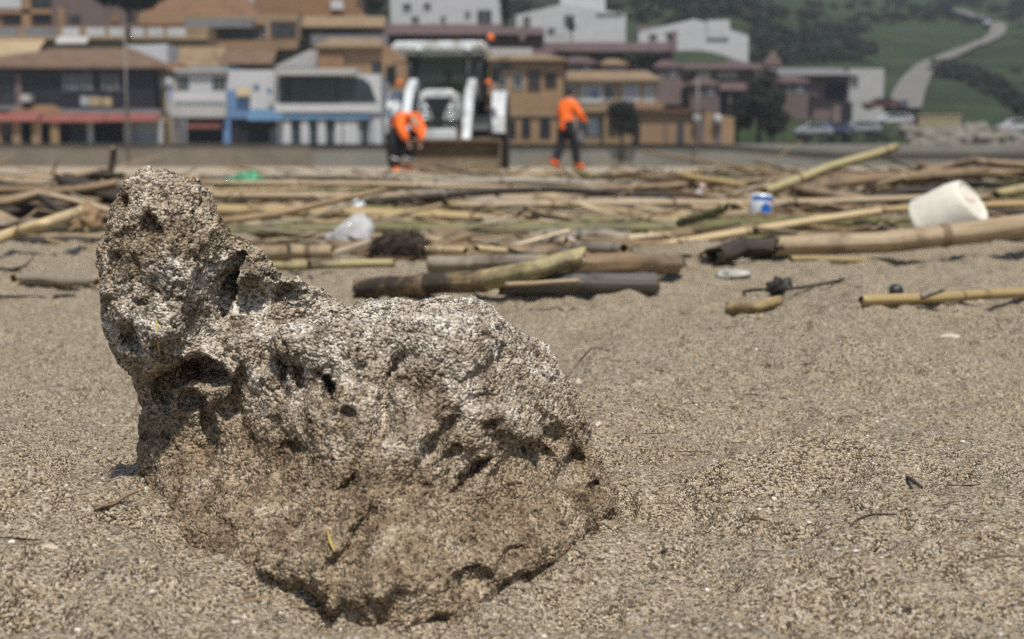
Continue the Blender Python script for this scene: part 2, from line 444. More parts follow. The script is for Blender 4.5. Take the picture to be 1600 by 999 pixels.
# ------------------------------------------------------------------ the rock
def rock():
    sil = [(212, 276, .385), (240, 281, .385), (268, 292, .386), (292, 291, .387), (314, 306, .388), (322, 330, .389), (334, 350, .39), (352, 374, .392), (385, 384, .394), (412, 398, .396),
           (440, 428, .398), (478, 437, .4), (512, 448, .403), (545, 460, .405), (585, 456, .405), (620, 453, .405), (655, 455, .405), (668, 468, .40), (705, 468, .395), (742, 476, .39),
           (780, 500, .387), (822, 535, .385), (862, 574, .384), (888, 622, .384), (906, 660, .384), (930, 705, .384), (948, 760, .384), (960, 810, .382), (968, 870, .38), (955, 1010, .375),
           (700, 1060, .35), (480, 1040, .35), (262, 960, .39), (222, 870, .40), (211, 800, .405), (206, 740, .402), (200, 680, .40), (203, 632, .398), (196, 598, .395), (172, 582, .392), (156, 552, .39),
           (158, 520, .389), (150, 470, .388), (139, 420, .387), (140, 385, .386), (150, 350, .386), (164, 318, .385), (186, 292, .385)]
    sp = np.array([[(q := at(*s))[0], q[2]] for s in sil])
    ctr = [(212, 790, 0), (270, 850, 0), (350, 912, 0), (430, 932, 0), (490, 945, 0), (560, 968, 0), (640, 974, 0), (715, 966, 0), (790, 928, 0), (880, 893, 0), (945, 845, 0)]
    cp = []
    for px, py, _ in ctr:
        Y = on_sand(px, py + 8).y
        cp.append((px, py, Y)); cp.append((px, py + 60, Y + 0.002))
    cp += [(245, 700, .394), (320, 720, .378), (400, 760, .358), (480, 780, .343), (560, 770, .333), (640, 780, .333), (720, 780, .342), (800, 780, .352), (870, 760, .366), (935, 740, .386),
           (230, 640, .400), (300, 640, .388), (400, 650, .371), (480, 640, .352), (540, 640, .346), (600, 640, .346), (660, 640, .345), (760, 640, .352), (840, 640, .370), (890, 660, .382),
           (440, 580, .369), (500, 585, .360), (560, 585, .3565), (640, 585, .357), (700, 585, .356), (760, 585, .361), (820, 600, .3705),
           (350, 560, .379), (430, 540, .374), (500, 540, .362), (560, 532, .359), (620, 535, .363), (680, 520, .360), (740, 512, .364), (800, 545, .373), (850, 590, .379),
           (420, 505, .382), (500, 500, .385), (560, 494, .384), (620, 492, .384), (680, 484, .379), (720, 482, .381),
           (150, 430, .394), (180, 450, .382), (240, 450, .3755), (290, 430, .374), (300, 370, .379), (170, 350, .388), (210, 350, .3805), (260, 330, .3795), (300, 310, .386),
           (170, 520, .387), (215, 520, .376), (270, 520, .373), (320, 520, .384), (205, 580, .393), (230, 565, .382), (330, 430, .3865), (370, 430, .386), (345, 380, .389),
           (400, 470, .385), (440, 450, .391), (480, 462, .393), (540, 470, .398), (600, 468, .399), (650, 466, .398)]
    pts = np.array([[(q := at(*c))[0], q[2], c[2]] for c in cp])
    h = 0.0008
    gx = np.arange(-0.126, 0.042, h); gy = np.arange(0.290, 0.452, h); gz = np.arange(-0.014, 0.106, h)
    X2, Z2 = np.meshgrid(gx, gz, indexing='ij')
    xs, zs = X2.ravel(), Z2.ravel()
    # thin-plate surface through the front points
    def U(r2): return 0.5 * r2 * np.log(r2 + 1e-12)
    s = 10.0
    A = pts[:, :2] * s
    K = U(((A[:, None] - A[None]) ** 2).sum(2)) + np.eye(len(A)) * 2e-4
    Pm = np.c_[np.ones(len(A)), A]
    L = np.block([[K, Pm], [Pm.T, np.zeros((3, 3))]])
    wt = np.linalg.solve(L, np.r_[pts[:, 2], 0, 0, 0])
    G = np.c_[xs, zs] * s
    yf = U(((G[:, None] - A[None]) ** 2).sum(2)) @ wt[:-3] + np.c_[np.ones(len(G)), G] @ wt[-3:]
    # wobble the relief so nothing reads as smooth
    P2 = np.c_[xs, zs, np.zeros_like(xs)]
    yf += fbm(P2 * 60, 3, 71) * 0.0035 + fbm(P2 * 170, 3, 73) * 0.0018
    wob = np.c_[fbm(P2 * 140, 2, 75), fbm(P2 * 140, 2, 77)] * 0.0016
    # pits, grooves, ridges: pixel centre, radii in pixels, turn, depth in mm (minus = proud)
    feats = [(213, 362, 17, 24, 20, 7), (178, 540, 18, 26, 12, 6), (292, 600, 52, 26, -8, 17), (240, 606, 26, 22, 0, 9), (218, 640, 16, 34, 0, 7), (262, 645, 30, 18, -20, 6),
             (318, 472, 18, 44, -14, 15), (336, 438, 10, 34, -22, 8), (290, 425, 9, 62, -12, -4.5), (268, 356, 10, 40, -25, -2.6), (345, 520, 46, 14, -15, 5), (420, 478, 60, 12, 20, 6), (470, 492, 44, 11, 12, 6),
             (395, 452, 14, 9, 0, 4), (560, 490, 26, 12, -10, 4.5), (640, 484, 30, 9, 0, 3.5), (468, 528, 34, 14, -6, -3), (558, 520, 26, 18, 0, -3.2), (690, 506, 40, 18, 8, -2.5),
             (526, 604, 12, 17, 0, 9), (543, 602, 3, 18, 0, -4), (556, 628, 9, 10, 0, 5), (612, 600, 10, 56, -6, 5.5), (652, 610, 6, 26, -10, 3.5), (636, 560, 18, 16, 0, 2.5), (612, 640, 8, 20, -15, 3),
             (440, 570, 11, 36, -10, 6), (446, 620, 30, 14, 20, 2), (340, 660, 24, 14, 0, 4.5), (390, 700, 16, 20, 0, 3), (370, 800, 18, 12, 0, 3.5), (300, 740, 14, 20, 0, 3), (470, 690, 14, 9, 0, 4),
             (582, 790, 18, 64, -27, 7.5), (560, 740, 12, 34, -25, 5), (690, 668, 10, 50, -38, 5.5), (735, 722, 13, 38, -50, 7), (712, 690, 8, 16, -35, 3), (640, 720, 40, 90, -25, -2.0), (715, 575, 36, 26, 20, -2), (750, 616, 20, 9, 12, 3), (770, 650, 18, 7, -10, 3),
             (742, 824, 30, 13, -4, 7), (800, 818, 22, 9, 5, 5), (792, 770, 16, 24, -15, 4.5), (896, 752, 25, 25, 0, 8), (938, 784, 9, 12, 0, 6), (868, 690, 16, 16, 0, 3.5), (845, 570, 10, 18, -25, 4), (880, 610, 8, 20, -25, 4),
             (512, 924, 32, 27, 0, 16), (540, 936, 26, 20, 0, 10), (660, 972, 66, 12, 3, 6), (598, 978, 26, 12, 0, 6), (822, 906, 22, 14, 0, 7), (700, 880, 14, 26, -25, 4), (640, 860, 18, 50, -22, 2.5), (850, 850, 40, 10, -10, 3), (470, 860, 22, 14, 0, 3), (420, 880, 16, 14, 0, 3.5)]
    feats += [(520, 482, 120, 9, -3, 5), (610, 478, 60, 8, 0, 5), (398, 530, 14, 60, -6, 6), (470, 590, 14, 60, 4, 3.5), (500, 580, 16, 90, 0, -1.6), (580, 600, 16, 80, 0, -1.8), (450, 720, 10, 60, -12, 3), (640, 600, 14, 60, 0, -1.4), (680, 590, 12, 40, -20, 2), (780, 560, 60, 14, 28, 3), (800, 660, 50, 16, -40, -3), (840, 720, 50, 14, -40, 3.5), (760, 760, 20, 60, -40, 4), (300, 690, 14, 44, 10, 5.5), (360, 620, 12, 46, -14, 5.5), (620, 920, 12, 40, -16, 3), (560, 880, 10, 40, -16, 3)]
    for px, py, rx, ry, an, dp in feats:
        c = at(px, py, .365); k = .365 / FPX
        xw, zw = xs + wob[:, 0] - c.x, zs + wob[:, 1] - c.z
        ca, sa = math.cos(R(an)), math.sin(R(an))
        a_, b_ = (xw * ca + zw * sa) / (rx * k), (-xw * sa + zw * ca) / (ry * k)
        rr = np.sqrt(a_ ** 2 + b_ ** 2)
        yf += dp * 0.001 * (1 - ss(0.55, 1.35, rr))
    yf += 0.010 * (1 - ss(-0.001, 0.008, zs + fbm(P2 * 70, 2, 87) * 0.003))
    # signed distance to the outline
    d = np.full(len(xs), 1e9); inside = np.zeros(len(xs), bool)
    jx = xs + fbm(P2 * 90, 3, 81) * 0.0016; jz = zs + fbm(P2 * 90, 3, 83) * 0.0016
    for i in range(len(sp)):
        a_, b_ = sp[i], sp[(i + 1) % len(sp)]
        e = b_ - a_
        t = np.clip(((jx - a_[0]) * e[0] + (jz - a_[1]) * e[1]) / (e @ e), 0, 1)
        d = np.minimum(d, np.hypot(jx - a_[0] - t * e[0], jz - a_[1] - t * e[1]))
        cond = ((a_[1] > jz) != (b_[1] > jz)) & (jx < (b_[0] - a_[0]) * (jz - a_[1]) / (b_[1] - a_[1] + 1e-15) + a_[0])
        inside ^= cond
    sdf = np.where(inside, -d, d) - 0.0013
    yb = 0.425 + 0.012 * vnoise(P2 * 25, 91) + 0.012 * np.clip(1 - zs / 0.06, 0, 1)
    def smax(a, b, k):
        hh = np.clip(0.5 + 0.5 * (a - b) / k, 0, 1)
        return b * (1 - hh) + a * hh + k * hh * (1 - hh)
    sh = X2.shape
    S2 = sdf.reshape(sh)[:, None, :]; YF = yf.reshape(sh)[:, None, :]; YB = yb.reshape(sh)[:, None, :]
    yy = gy[None, :, None]
    f = smax(smax(np.broadcast_to(YF - yy, (sh[0], len(gy), sh[1])) * 0.8, S2 + 0.38 * np.maximum(yy - 0.398, 0), 0.006), yy - YB, 0.012)
    # the crest: a trough behind the front lobes, bulbous lobes along the lip
    G3 = (gx[:, None, None], yy, gz[None, None, :])
    def ell(px, py, Y, rx, ry, rz):
        c = at(px, py, Y)
        return (np.sqrt(((G3[0] - c.x) / rx) ** 2 + ((G3[1] - Y) / ry) ** 2 + ((G3[2] - c.z) / rz) ** 2) - 1) * min(rx, ry, rz)
    for q in ((470, 538, 0.371, .007, .007, .006), (512, 544, 0.367, .0055, .006, .006), (560, 538, 0.365, .006, .007, .0065), (600, 530, 0.368, .0055, .006, .006), (644, 524, 0.367, .007, .008, .006), (700, 520, 0.367, .008, .009, .006), (744, 530, 0.371, .006, .007, .006), (790, 564, 0.379, .006, .007, .006)):
        f = -smax(-f, -ell(*q), 0.004)
    for q in ((400, 470, .388, .010, .008, .006), (440, 484, .387, .009, .009, .008), (488, 488, .386, .010, .010, .009), (535, 484, .387, .008, .010, .008), (588, 482, .387, .009, .010, .008), (640, 478, .389, .009, .008, .005), (690, 474, .390, .008, .006, .004)):
        f = smax(f, -ell(*q), 0.003)
    f[:, :, 0] = np.maximum(f[:, :, 0], 1e-4); f[:, 0] = np.maximum(f[:, 0], 1e-4); f[0] = np.maximum(f[0], 1e-4); f[-1] = np.maximum(f[-1], 1e-4)
    # surface nets
    neg = f < 0
    nx, ny, nz = f.shape
    cnt = np.zeros((nx - 1, ny - 1, nz - 1), np.int8)
    for i in (0, 1):
        for j in (0, 1):
            for k in (0, 1):
                cnt += neg[i:nx - 1 + i, j:ny - 1 + j, k:nz - 1 + k]
    act = (cnt > 0) & (cnt < 8)
    idx = np.full(act.shape, -1, np.int64); ii, jj, kk = np.nonzero(act); idx[ii, jj, kk] = np.arange(len(ii))
    acc = np.zeros((len(ii), 3)); num = np.zeros(len(ii))
    C = [(0, 0, 0), (1, 0, 0), (0, 1, 0), (1, 1, 0), (0, 0, 1), (1, 0, 1), (0, 1, 1), (1, 1, 1)]
    vals = [f[ii + c[0], jj + c[1], kk + c[2]] for c in C]
    for a_ in range(8):
        for b_ in range(a_ + 1, 8):
            df = [C[b_][m] - C[a_][m] for m in range(3)]
            if sum(map(abs, df)) != 1: continue
            fa, fb = vals[a_], vals[b_]
            m = (fa < 0) != (fb < 0)
            t = np.where(m, fa / np.where(m, fa - fb, 1), 0)
            for ax in range(3):
                acc[:, ax] += np.where(m, C[a_][ax] + t * df[ax], 0)
            num += m
    V = (acc / num[:, None] + np.stack([ii, jj, kk], 1)) * h + np.array([gx[0], gy[0], gz[0]])
    F = []
    for ax in range(3):
        n1 = np.roll(neg, -1, ax)
        sl = [slice(1, -1)] * 3
        ch = (neg != n1)[tuple(sl)]
        e = np.argwhere(ch) + 1
        o1, o2 = [(1, 2), (2, 0), (0, 1)][ax]
        def cell(d1, d2):
            q = e.copy(); q[:, o1] -= d1; q[:, o2] -= d2
            return idx[q[:, 0], q[:, 1], q[:, 2]]
        quad = np.stack([cell(1, 1), cell(0, 1), cell(0, 0), cell(1, 0)], 1)
        fl = ~neg[e[:, 0], e[:, 1], e[:, 2]]
        quad[fl] = quad[fl][:, ::-1]
        F.append(quad[(quad >= 0).all(1)])
    F = np.concatenate(F)
    # one round of quad subdivision
    nv = len(V)
    E = np.stack([F, np.roll(F, -1, 1)], 2).reshape(-1, 2); E.sort(axis=1)
    key = E[:, 0] * nv + E[:, 1]
    uk, inv = np.unique(key, return_inverse=True)
    FC = V[F].mean(1)
    fi = np.repeat(np.arange(len(F)), 4)
    cn = np.bincount(inv, minlength=len(uk))[:, None]
    fsum = np.stack([np.bincount(inv, FC[fi, k_], minlength=len(uk)) for k_ in range(3)], 1) / cn
    EP = 0.25 * (V[uk // nv] + V[uk % nv]) + 0.5 * fsum
    ei = inv.reshape(-1, 4) + nv
    fc = (np.arange(len(F)) + nv + len(uk))
    V = np.concatenate([V, EP, FC])
    F = np.concatenate([np.stack([F[:, i], ei[:, i], fc, ei[:, i - 1]], 1) for i in range(4)])
    m2 = mesh_np('sandy_rock', V, F)
    n = len(m2.vertices)
    V = np.empty(n * 3, np.float32); m2.vertices.foreach_get('co', V); V = V.reshape(-1, 3).astype(float)
    def normals():
        Nn = np.empty(n * 3, np.float32); m2.vertices.foreach_get('normal', Nn); return Nn.reshape(-1, 3).astype(float)
    Nn = normals()
    up = ss(0.035, 0.065, V[:, 2])
    # knobbly crust: rounded lumps (stronger on the pale upper part), then pores, then grains
    w1 = worley(V * 190, 101); w2 = worley(V * 420, 111)
    disp = fbm(V * 110, 3, 121) * 0.0017
    disp += (0.55 - w1) * (0.0002 + 0.0005 * up)
    disp += (0.5 - w2) * 0.0003
    pores = np.clip(0.30 - worley(V * np.array([150, 150, 120]) + 5, 131), 0, 1)
    rough_ = 0.45 + 0.55 * up
    disp -= pores * 0.0045 * rough_
    cr = np.clip(1 - np.abs(fbm(V * 75, 3, 161)) * 7, 0, 1); disp -= cr ** 2 * 0.0016 * rough_
    cr = np.clip(1 - np.abs(fbm(V * 170 + 3, 2, 163)) * 5, 0, 1); disp -= cr ** 2 * 0.0010 * rough_
    disp += fbm(V * 320, 3, 143) * 0.0004
    disp += fbm(V * 700, 2, 141) * 0.00042
    V = V + Nn * disp[:, None]
    m2.vertices.foreach_set('co', V.astype(np.float32).ravel()); m2.update()
    Nn = normals()
    V = V + Nn * (fbm(V * 1400, 2, 151) * 0.00032)[:, None]
    base = np.array([-0.03, 0.375, 0.0])
    m2.vertices.foreach_set('co', (V - base).astype(np.float32).ravel()); m2.update()
    m2.materials.clear(); m2.materials.append(M_ROCK)
    m2.name = 'sandy_rock'
    print('rock verts', n)
    return link('sandy_rock', m2, None, None, base)
ROCK = rock()
tag(ROCK, 'large porous sandy rock with a tall left knob standing on the sand', 'rock')
# ------------------------------------------------------------------ driftwood and canes
def cane_mat(name, c1, c2, c3, dark=(.03, .022, .015), blotch=0.62, rough=0.55):
    """reed stalk: fibre streaks along the length, rotten blotches"""
    m, nt, p = nmat(name)
    uv = N(nt, 'ShaderNodeUVMap'); uv.uv_map = 'UVMap'
    mp = N(nt, 'ShaderNodeMapping'); mp.inputs['Scale'].default_value = (9.0, 7.0, 1.0)
    nt.links.new(uv.outputs[0], mp.inputs[0])
    tc = N(nt, 'ShaderNodeTexCoord')
    st = N(nt, 'ShaderNodeTexNoise', Scale=2.4, Detail=5.0, Roughness=0.6); nt.links.new(mp.outputs[0], st.inputs['Vector'])
    bl = N(nt, 'ShaderNodeTexNoise', Scale=26.0, Detail=6.0, Roughness=0.7); nt.links.new(tc.outputs['Object'], bl.inputs['Vector'])
    c = ramp(nt, st.outputs[0], [(0.3, c2), (0.5, c1), (0.7, c3)])
    k = ramp(nt, bl.outputs[0], [(blotch - 0.06, g(0)), (blotch + 0.12, g(1))])
    c = mixc(nt, c, (*dark, 1), k)
    nt.links.new(c, p.inputs['Base Color'])
    p.inputs['Roughness'].default_value = rough
    p.inputs['Specular IOR Level'].default_value = 0.35
    b = N(nt, 'ShaderNodeBump', Strength=0.35, Distance=0.001)
    nt.links.new(st.outputs[0], b.inputs['Height']); nt.links.new(b.outputs[0], p.inputs['Normal'])
    return m
CM = dict(
    mottled=cane_mat('cane_mottled', (.24, .17, .075, 1), (.15, .10, .045, 1), (.34, .26, .13, 1), dark=(.03, .021, .014), blotch=0.47, rough=.7),
    straw=cane_mat('cane_straw', (0.311, 0.222, 0.096, 1), (0.222, 0.148, 0.059, 1), (0.385, 0.303, 0.155, 1)),
    cream=cane_mat('cane_cream', (0.488, 0.370, 0.200, 1), (0.370, 0.266, 0.126, 1), (0.548, 0.451, 0.281, 1), blotch=0.62),
    yellow=cane_mat('cane_pale_green', (0.311, 0.259, 0.122, 1), (0.229, 0.189, 0.074, 1), (0.392, 0.337, 0.185, 1), blotch=0.58),
    green=cane_mat('cane_green', (.115, .105, .034, 1), (.075, .07, .022, 1), (.19, .16, .065, 1), dark=(.04, .034, .014), blotch=0.54),
    tan=cane_mat('cane_tan', (0.296, 0.218, 0.126, 1), (0.222, 0.159, 0.089, 1), (0.370, 0.296, 0.192, 1), dark=(.10, .065, .035)),
    brown=cane_mat('cane_brown', (0.185, 0.122, 0.063, 1), (0.118, 0.074, 0.037, 1), (0.266, 0.192, 0.111, 1), dark=(.045, .03, .018), blotch=0.56),
    grey=cane_mat('cane_grey', (0.222, 0.185, 0.133, 1), (0.148, 0.122, 0.089, 1), (0.311, 0.266, 0.207, 1), dark=(.08, .06, .04), blotch=0.58),
    slate=cane_mat('cane_slate', (0.100, 0.092, 0.074, 1), (0.063, 0.059, 0.048, 1), (0.148, 0.133, 0.107, 1), dark=(.035, .03, .025), blotch=0.6),
    dark=cane_mat('cane_dark', (0.041, 0.030, 0.021, 1), (0.022, 0.016, 0.012, 1), (0.074, 0.053, 0.037, 1), dark=(.012, .01, .008), blotch=0.55, rough=0.75),
)
M_PITH = paint('cane_pith', (.13, .085, .045, 1), 0.9, 0.4, 80)
M_PALE_PITH = paint('cane_cut_face', (.40, .30, .17, 1), 0.9, 0.35, 90)
rnd = random.Random(11)

def cane(label, pts, thick, m, nodes=(), group='canes and driftwood washed up on the sand', name='cane', bend=0.004, cat='cane', taper=0.9, n=14, ragged=0.32, cutmat=None, seed=None):
    """pts: (px, py, lift or ('Y', depth)); thick: pixel thickness at the first point"""
    rr = random.Random(seed if seed is not None else hash(label) % 9999 if False else sum(map(ord, label)))
    lump = name.startswith(('driftwood', 'charred'))
    W = []
    for q in pts:
        W.append(at(q[0], q[1], q[2][1]) if isinstance(q[2], tuple) else hit_sand(q[0], q[1], q[2]))
    r0 = thick * W[0].y / FPX / 2
    # resample with a slight wander
    P = []
    for k in range(len(W) - 1):
        seg = 14
        for s_ in range(seg + (k == len(W) - 2)):
            t = s_ / seg
            P.append(W[k].lerp(W[k + 1], t))
    L = [0.0]
    for a_, b_ in zip(P, P[1:]): L.append(L[-1] + (b_ - a_).length)
    tot = L[-1]
    ph = rr.random() * 20
    for k in range(len(P)):
        t = L[k] / tot
        # reeds are never quite straight
        P[k] = P[k] + Vector((0, mnoise.noise(Vector((ph, t * 2.5, 0))), 0.7 * mnoise.noise(Vector((t * 2.5, ph, 3))))) * bend
    base = P[0].copy()
    V, F, UV, rads = [], [], [], []
    rows = []
    # node positions along the stalk, metres
    nd = [t * tot for t in nodes]
    for k, p in enumerate(P):
        rows.append((p, L[k]))
    def frame(k):
        t = (P[min(k + 1, len(P) - 1)] - P[max(k - 1, 0)]).normalized()
        u = t.cross(Vector((0, 0, 1))).normalized()
        return t, u, u.cross(t)
    for k, (p, l) in enumerate(rows):
        t, u, w_ = frame(k)
        r = r0 * (1 + (taper - 1) * l / tot)
        r *= 1 + (0.18 if lump else 0.05) * mnoise.noise(Vector((l * 30, ph, 0))) + (0.10 * mnoise.noise(Vector((l * 90, ph, 7))) if lump else 0)
        rads.append(r)
        for j in range(n + 1):
            an = 2 * math.pi * j / n
            e = 0.0
            if k == 0 or k == len(rows) - 1:
                e = (rr.random() - 0.5) * ragged * 4 * r
            wob_ = 1 + (0.2 if lump else 0.05) * mnoise.noise(Vector((math.cos(an) * 2 + ph, math.sin(an) * 2, l * 25)))
            V.append(p + (u * math.cos(an) + w_ * math.sin(an)) * r * wob_ + t * e)
            UV.append((j / n, l))
    st = n + 1
    mi = []
    for k in range(len(rows) - 1):
        for j in range(n):
            a_ = k * st + j
            F.append((a_, a_ + 1, a_ + 1 + st, a_ + st)); mi.append(0)
    # cut ends: a rim, then the hollow
    for k, sgn in ((0, -1), (len(rows) - 1, 1)):
        t, u, w_ = frame(k)
        prev = [k * st + j for j in range(n)]
        for fr, dep, mm in ((0.72, 0.0, 1), (0.66, -1.4, 2), (0.0, -1.5, 2)):
            ring = []
            for j in range(n):
                an = 2 * math.pi * j / n
                V.append(P[k] + (u * math.cos(an) + w_ * math.sin(an)) * rads[k] * fr + t * (sgn * dep * rads[k]))
                UV.append((j / n, 0)); ring.append(len(V) - 1)
            for j in range(n):
                F.append((prev[j], prev[(j + 1) % n], ring[(j + 1) % n], ring[j])); mi.append(mm)
            prev = ring
    me = bpy.data.meshes.new(name)
    me.from_pydata([v - base for v in V], [], F)
    me.polygons.foreach_set('material_index', mi)
    me.polygons.foreach_set('use_smooth', [True] * len(F))
    uvl = me.uv_layers.new(name='UVMap')
    li = np.empty(len(me.loops), np.int32); me.loops.foreach_get('vertex_index', li)
    uvl.data.foreach_set('uv', np.array(UV, np.float32)[li].ravel())
    bm = bmesh.new(); bm.from_mesh(me); bmesh.ops.recalc_face_normals(bm, faces=bm.faces[:]); bm.to_mesh(me); bm.free()
    for q in (CM[m], cutmat or M_PALE_PITH, M_PITH): me.materials.append(q)
    o = link(name, me, None, None, base)
    tag(o, label, cat, group)
    for tn in nd:
        k = min(range(len(L)), key=lambda i: abs(L[i] - tn))
        t, u, w_ = frame(k); r = rads[k]
        mb = MB()
        pr = [(1.01, -0.5), (1.10, -0.22), (1.04, -0.08), (1.13, 0.12), (1.08, 0.3), (1.0, 0.55)]
        mb.tube([P[k] + t * (d_ * r * 0.8) for _, d_ in pr], [r * a_ for a_, _ in pr], n=n, caps=False)
        no = mb.build('node', CM['brown' if m in ('straw', 'tan', 'brown', 'cream', 'yellow', 'mottled') else 'slate' if m in ('grey', 'slate', 'dark') else 'green'], o, loc=base)
        no.location = (0, 0, 0)
        uvn = no.data.uv_layers.new(name='UVMap')
    return o

# --- foreground right
cane('slender straw cane lying alone on the sand at the right edge', [(1345, 470, .004), (1460, 466, .005), (1600, 456, .006), (1690, 452, .006)], 19, 'straw', (.33, .8), bend=.002)
cane('short yellow cane stub half buried in sand, end tipped down', [(1142, 482, .003), (1180, 480, .004), (1217, 470, .002)], 19, 'straw', bend=.001)
cane('split brown leaf sheath peeling off the slender straw cane', [(1440, 464, .009), (1475, 451, .016)], 11, 'grey', name='leaf_sheath', cat='sheath', bend=.001)
# --- foreground centre
cane('thick slate-grey cane with rounded end on the sand, lowest of the heap', [(782, 447, .008), (900, 442, .009), (1024, 443, .008)], 31, 'slate', bend=.002, taper=1.05, cutmat=CM['brown'])
cane('flat tan splinter lying on the slate-grey cane', [(790, 445, .020), (905, 438, .020)], 8, 'tan', name='cane_splinter', bend=.001)
cane('thick pale yellow-green cane cut square, sloping up to the right', [(748, 441, .012), (830, 422, .022), (914, 400, .030)], 33, 'yellow', (.03,), bend=.001, taper=0.92)
cane('dark rotten brown cane joined end to end with the pale yellow-green one', [(560, 452, .006), (660, 445, .010), (748, 440, .012)], 30, 'mottled', (.55,), bend=.002, taper=1.15)
cane('weathered brown driftwood stump with a ragged broken right end', [(895, 416, .010), (985, 412, .012), (1055, 414, .010)], 34, 'brown', bend=.003, taper=1.05, ragged=.7, name='driftwood_stump', cat='driftwood')
cane('thin yellow cane under the driftwood stump', [(860, 425, .006), (990, 420, .007)], 11, 'yellow', bend=.001)
cane('beige weathered cane between the fibrous husk and the yellow-green cane', [(668, 413, .010), (740, 411, .010), (850, 409, .010)], 26, 'grey', bend=.002)
cane('yellow-brown cane below the clear plastic, next to the rock', [(400, 418, .006), (500, 414, .008), (614, 412, .007)], 15, 'yellow', (.42,), bend=.002)
cane('grey broken cane with a dark ring, left of the clear plastic', [(405, 398, .012), (460, 394, .014), (520, 393, .014)], 24, 'tan', (.72,), bend=.002)
cane('short pale cane piece touching the fibrous husk on its right', [(668, 391, .010), (728, 392, .011)], 13, 'cream', (.5,), bend=.001)
cane('thin pale cane pointing right from the short pale piece', [(744, 389, .012), (832, 396, .009)], 13, 'cream', bend=.001)
# --- the long green cane
cane('very long green cane running across the whole heap', [(335, 366, ('Y', 1.66)), (560, 362, ('Y', 1.68)), (720, 362, ('Y', 1.68)), (860, 358, ('Y', 1.7)), (1060, 358, ('Y', 1.7)), (1250, 352, ('Y', 1.76)), (1450, 347, ('Y', 1.86))], 24, 'green', (.09, .25, .47, .655, .82), bend=.006, taper=1.05)
cane('thin split cane leaning on the green cane near the plastic', [(446, 378, .016), (492, 366, .036)], 6, 'straw', name='cane_splinter', bend=.001)
cane('greenish side shoot rising from the green cane', [(1062, 350, .03), (1135, 326, .05)], 14, 'green', bend=.002)
# --- pale straight canes to the right
cane('bright cream cane sloping up to the right, left half', [(972, 395, ('Y', 1.42)), (1070, 378, ('Y', 1.50)), (1172, 361, ('Y', 1.58))], 15, 'cream', (.98,), bend=.001)
cane('bright cream cane sloping up to the right, right half', [(1180, 360, ('Y', 1.58)), (1280, 344, ('Y', 1.66)), (1376, 330, ('Y', 1.74))], 14, 'cream', bend=.001)
cane('straw cane passing behind the white cup', [(1378, 329, ('Y', 1.75)), (1500, 322, ('Y', 1.77)), (1680, 318, ('Y', 1.79))], 12, 'straw', (.3,), bend=.002)
cane('thick brown cane in front of the white cup, running off the right edge', [(1214, 385, .014), (1385, 379, .018), (1500, 366, .024), (1620, 350, .030), (1760, 338, .03)], 32, 'tan', (.31,), bend=.004, taper=1.35)
cane('thin tan cane in the shade under the thick brown cane', [(1236, 404, .004), (1395, 407, .004)], 9, 'straw', bend=.001)
# --- back right
cane('yellow-green cane sticking up out of the heap', [(1195, 300, ('Y', 2.25)), (1290, 264, ('Y', 2.3)), (1400, 230, ('Y', 2.35))], 17, 'yellow', (.28, .93), bend=.004, taper=.8)
cane('long brown cane behind the white cup', [(1190, 305, ('Y', 2.45)), (1360, 282, ('Y', 2.5)), (1540, 271, ('Y', 2.55))], 24, 'brown', (.3, .62), bend=.008, taper=.85)
cane('bent brown cane at the upper right, above the white cup', [(1440, 272, ('Y', 2.6)), (1520, 252, ('Y', 2.62)), (1700, 268, ('Y', 2.6))], 14, 'brown', (.33,), bend=.004)
cane('snapped brown cane hanging down from the bent cane', [(1533, 256, ('Y', 2.58)), (1526, 292, ('Y', 2.56))], 12, 'dark', bend=.002)
cane('yellow cane cut off by the right edge beside the cup', [(1556, 305, ('Y', 2.1)), (1670, 280, ('Y', 2.15))], 17, 'yellow', bend=.003)
cane('tan cane slanting down over the tangle left of the yellow-green cane', [(1062, 273, ('Y', 2.6)), (1120, 283, ('Y', 2.55)), (1168, 292, ('Y', 2.5))], 11, 'straw', bend=.003)
# --- back left and middle
cane('brown cane right behind the rock knob', [(318, 326, ('Y', 2.45)), (420, 325, ('Y', 2.5)), (500, 318, ('Y', 2.5)), (590, 316, ('Y', 2.55))], 24, 'brown', (.45,), bend=.006)
cane('long pale tan cane across the middle, behind the white plastic scrap', [(566, 316, ('Y', 2.7)), (670, 311, ('Y', 2.72)), (850, 302, ('Y', 2.75))], 27, 'tan', (.35,), bend=.008, taper=.8)
cane('grey-tan cane continuing to the right of the long pale one', [(846, 305, ('Y', 2.85)), (1000, 298, ('Y', 2.9)), (1170, 290, ('Y', 2.95))], 15, 'tan', (.5,), bend=.008)
cane('greyish flat driftwood stick above the green cane', [(700, 342, ('Y', 2.15)), (800, 338, ('Y', 2.2)), (905, 330, ('Y', 2.25))], 14, 'grey', bend=.006, name='driftwood_stick', cat='driftwood')
cane('small bright yellow cane chip in the middle of the tangle', [(903, 331, ('Y', 2.2)), (942, 326, ('Y', 2.22))], 9, 'straw', bend=.001, name='cane_chip')
cane('weathered grey branch curving above the green cane on the right', [(905, 340, ('Y', 2.3)), (1000, 322, ('Y', 2.35)), (1110, 312, ('Y', 2.4)), (1160, 300, ('Y', 2.4))], 13, 'grey', bend=.012, name='driftwood_branch', cat='driftwood')
cane('dark brown branch under the weathered grey one', [(930, 345, ('Y', 2.2)), (1030, 336, ('Y', 2.25)), (1140, 318, ('Y', 2.3))], 10, 'dark', bend=.010, name='driftwood_branch', cat='driftwood')
cane('short tan log end just above the green cane near the rock', [(345, 345, ('Y', 2.05)), (395, 345, ('Y', 2.05))], 20, 'brown', bend=.002, name='driftwood_log', cat='driftwood')
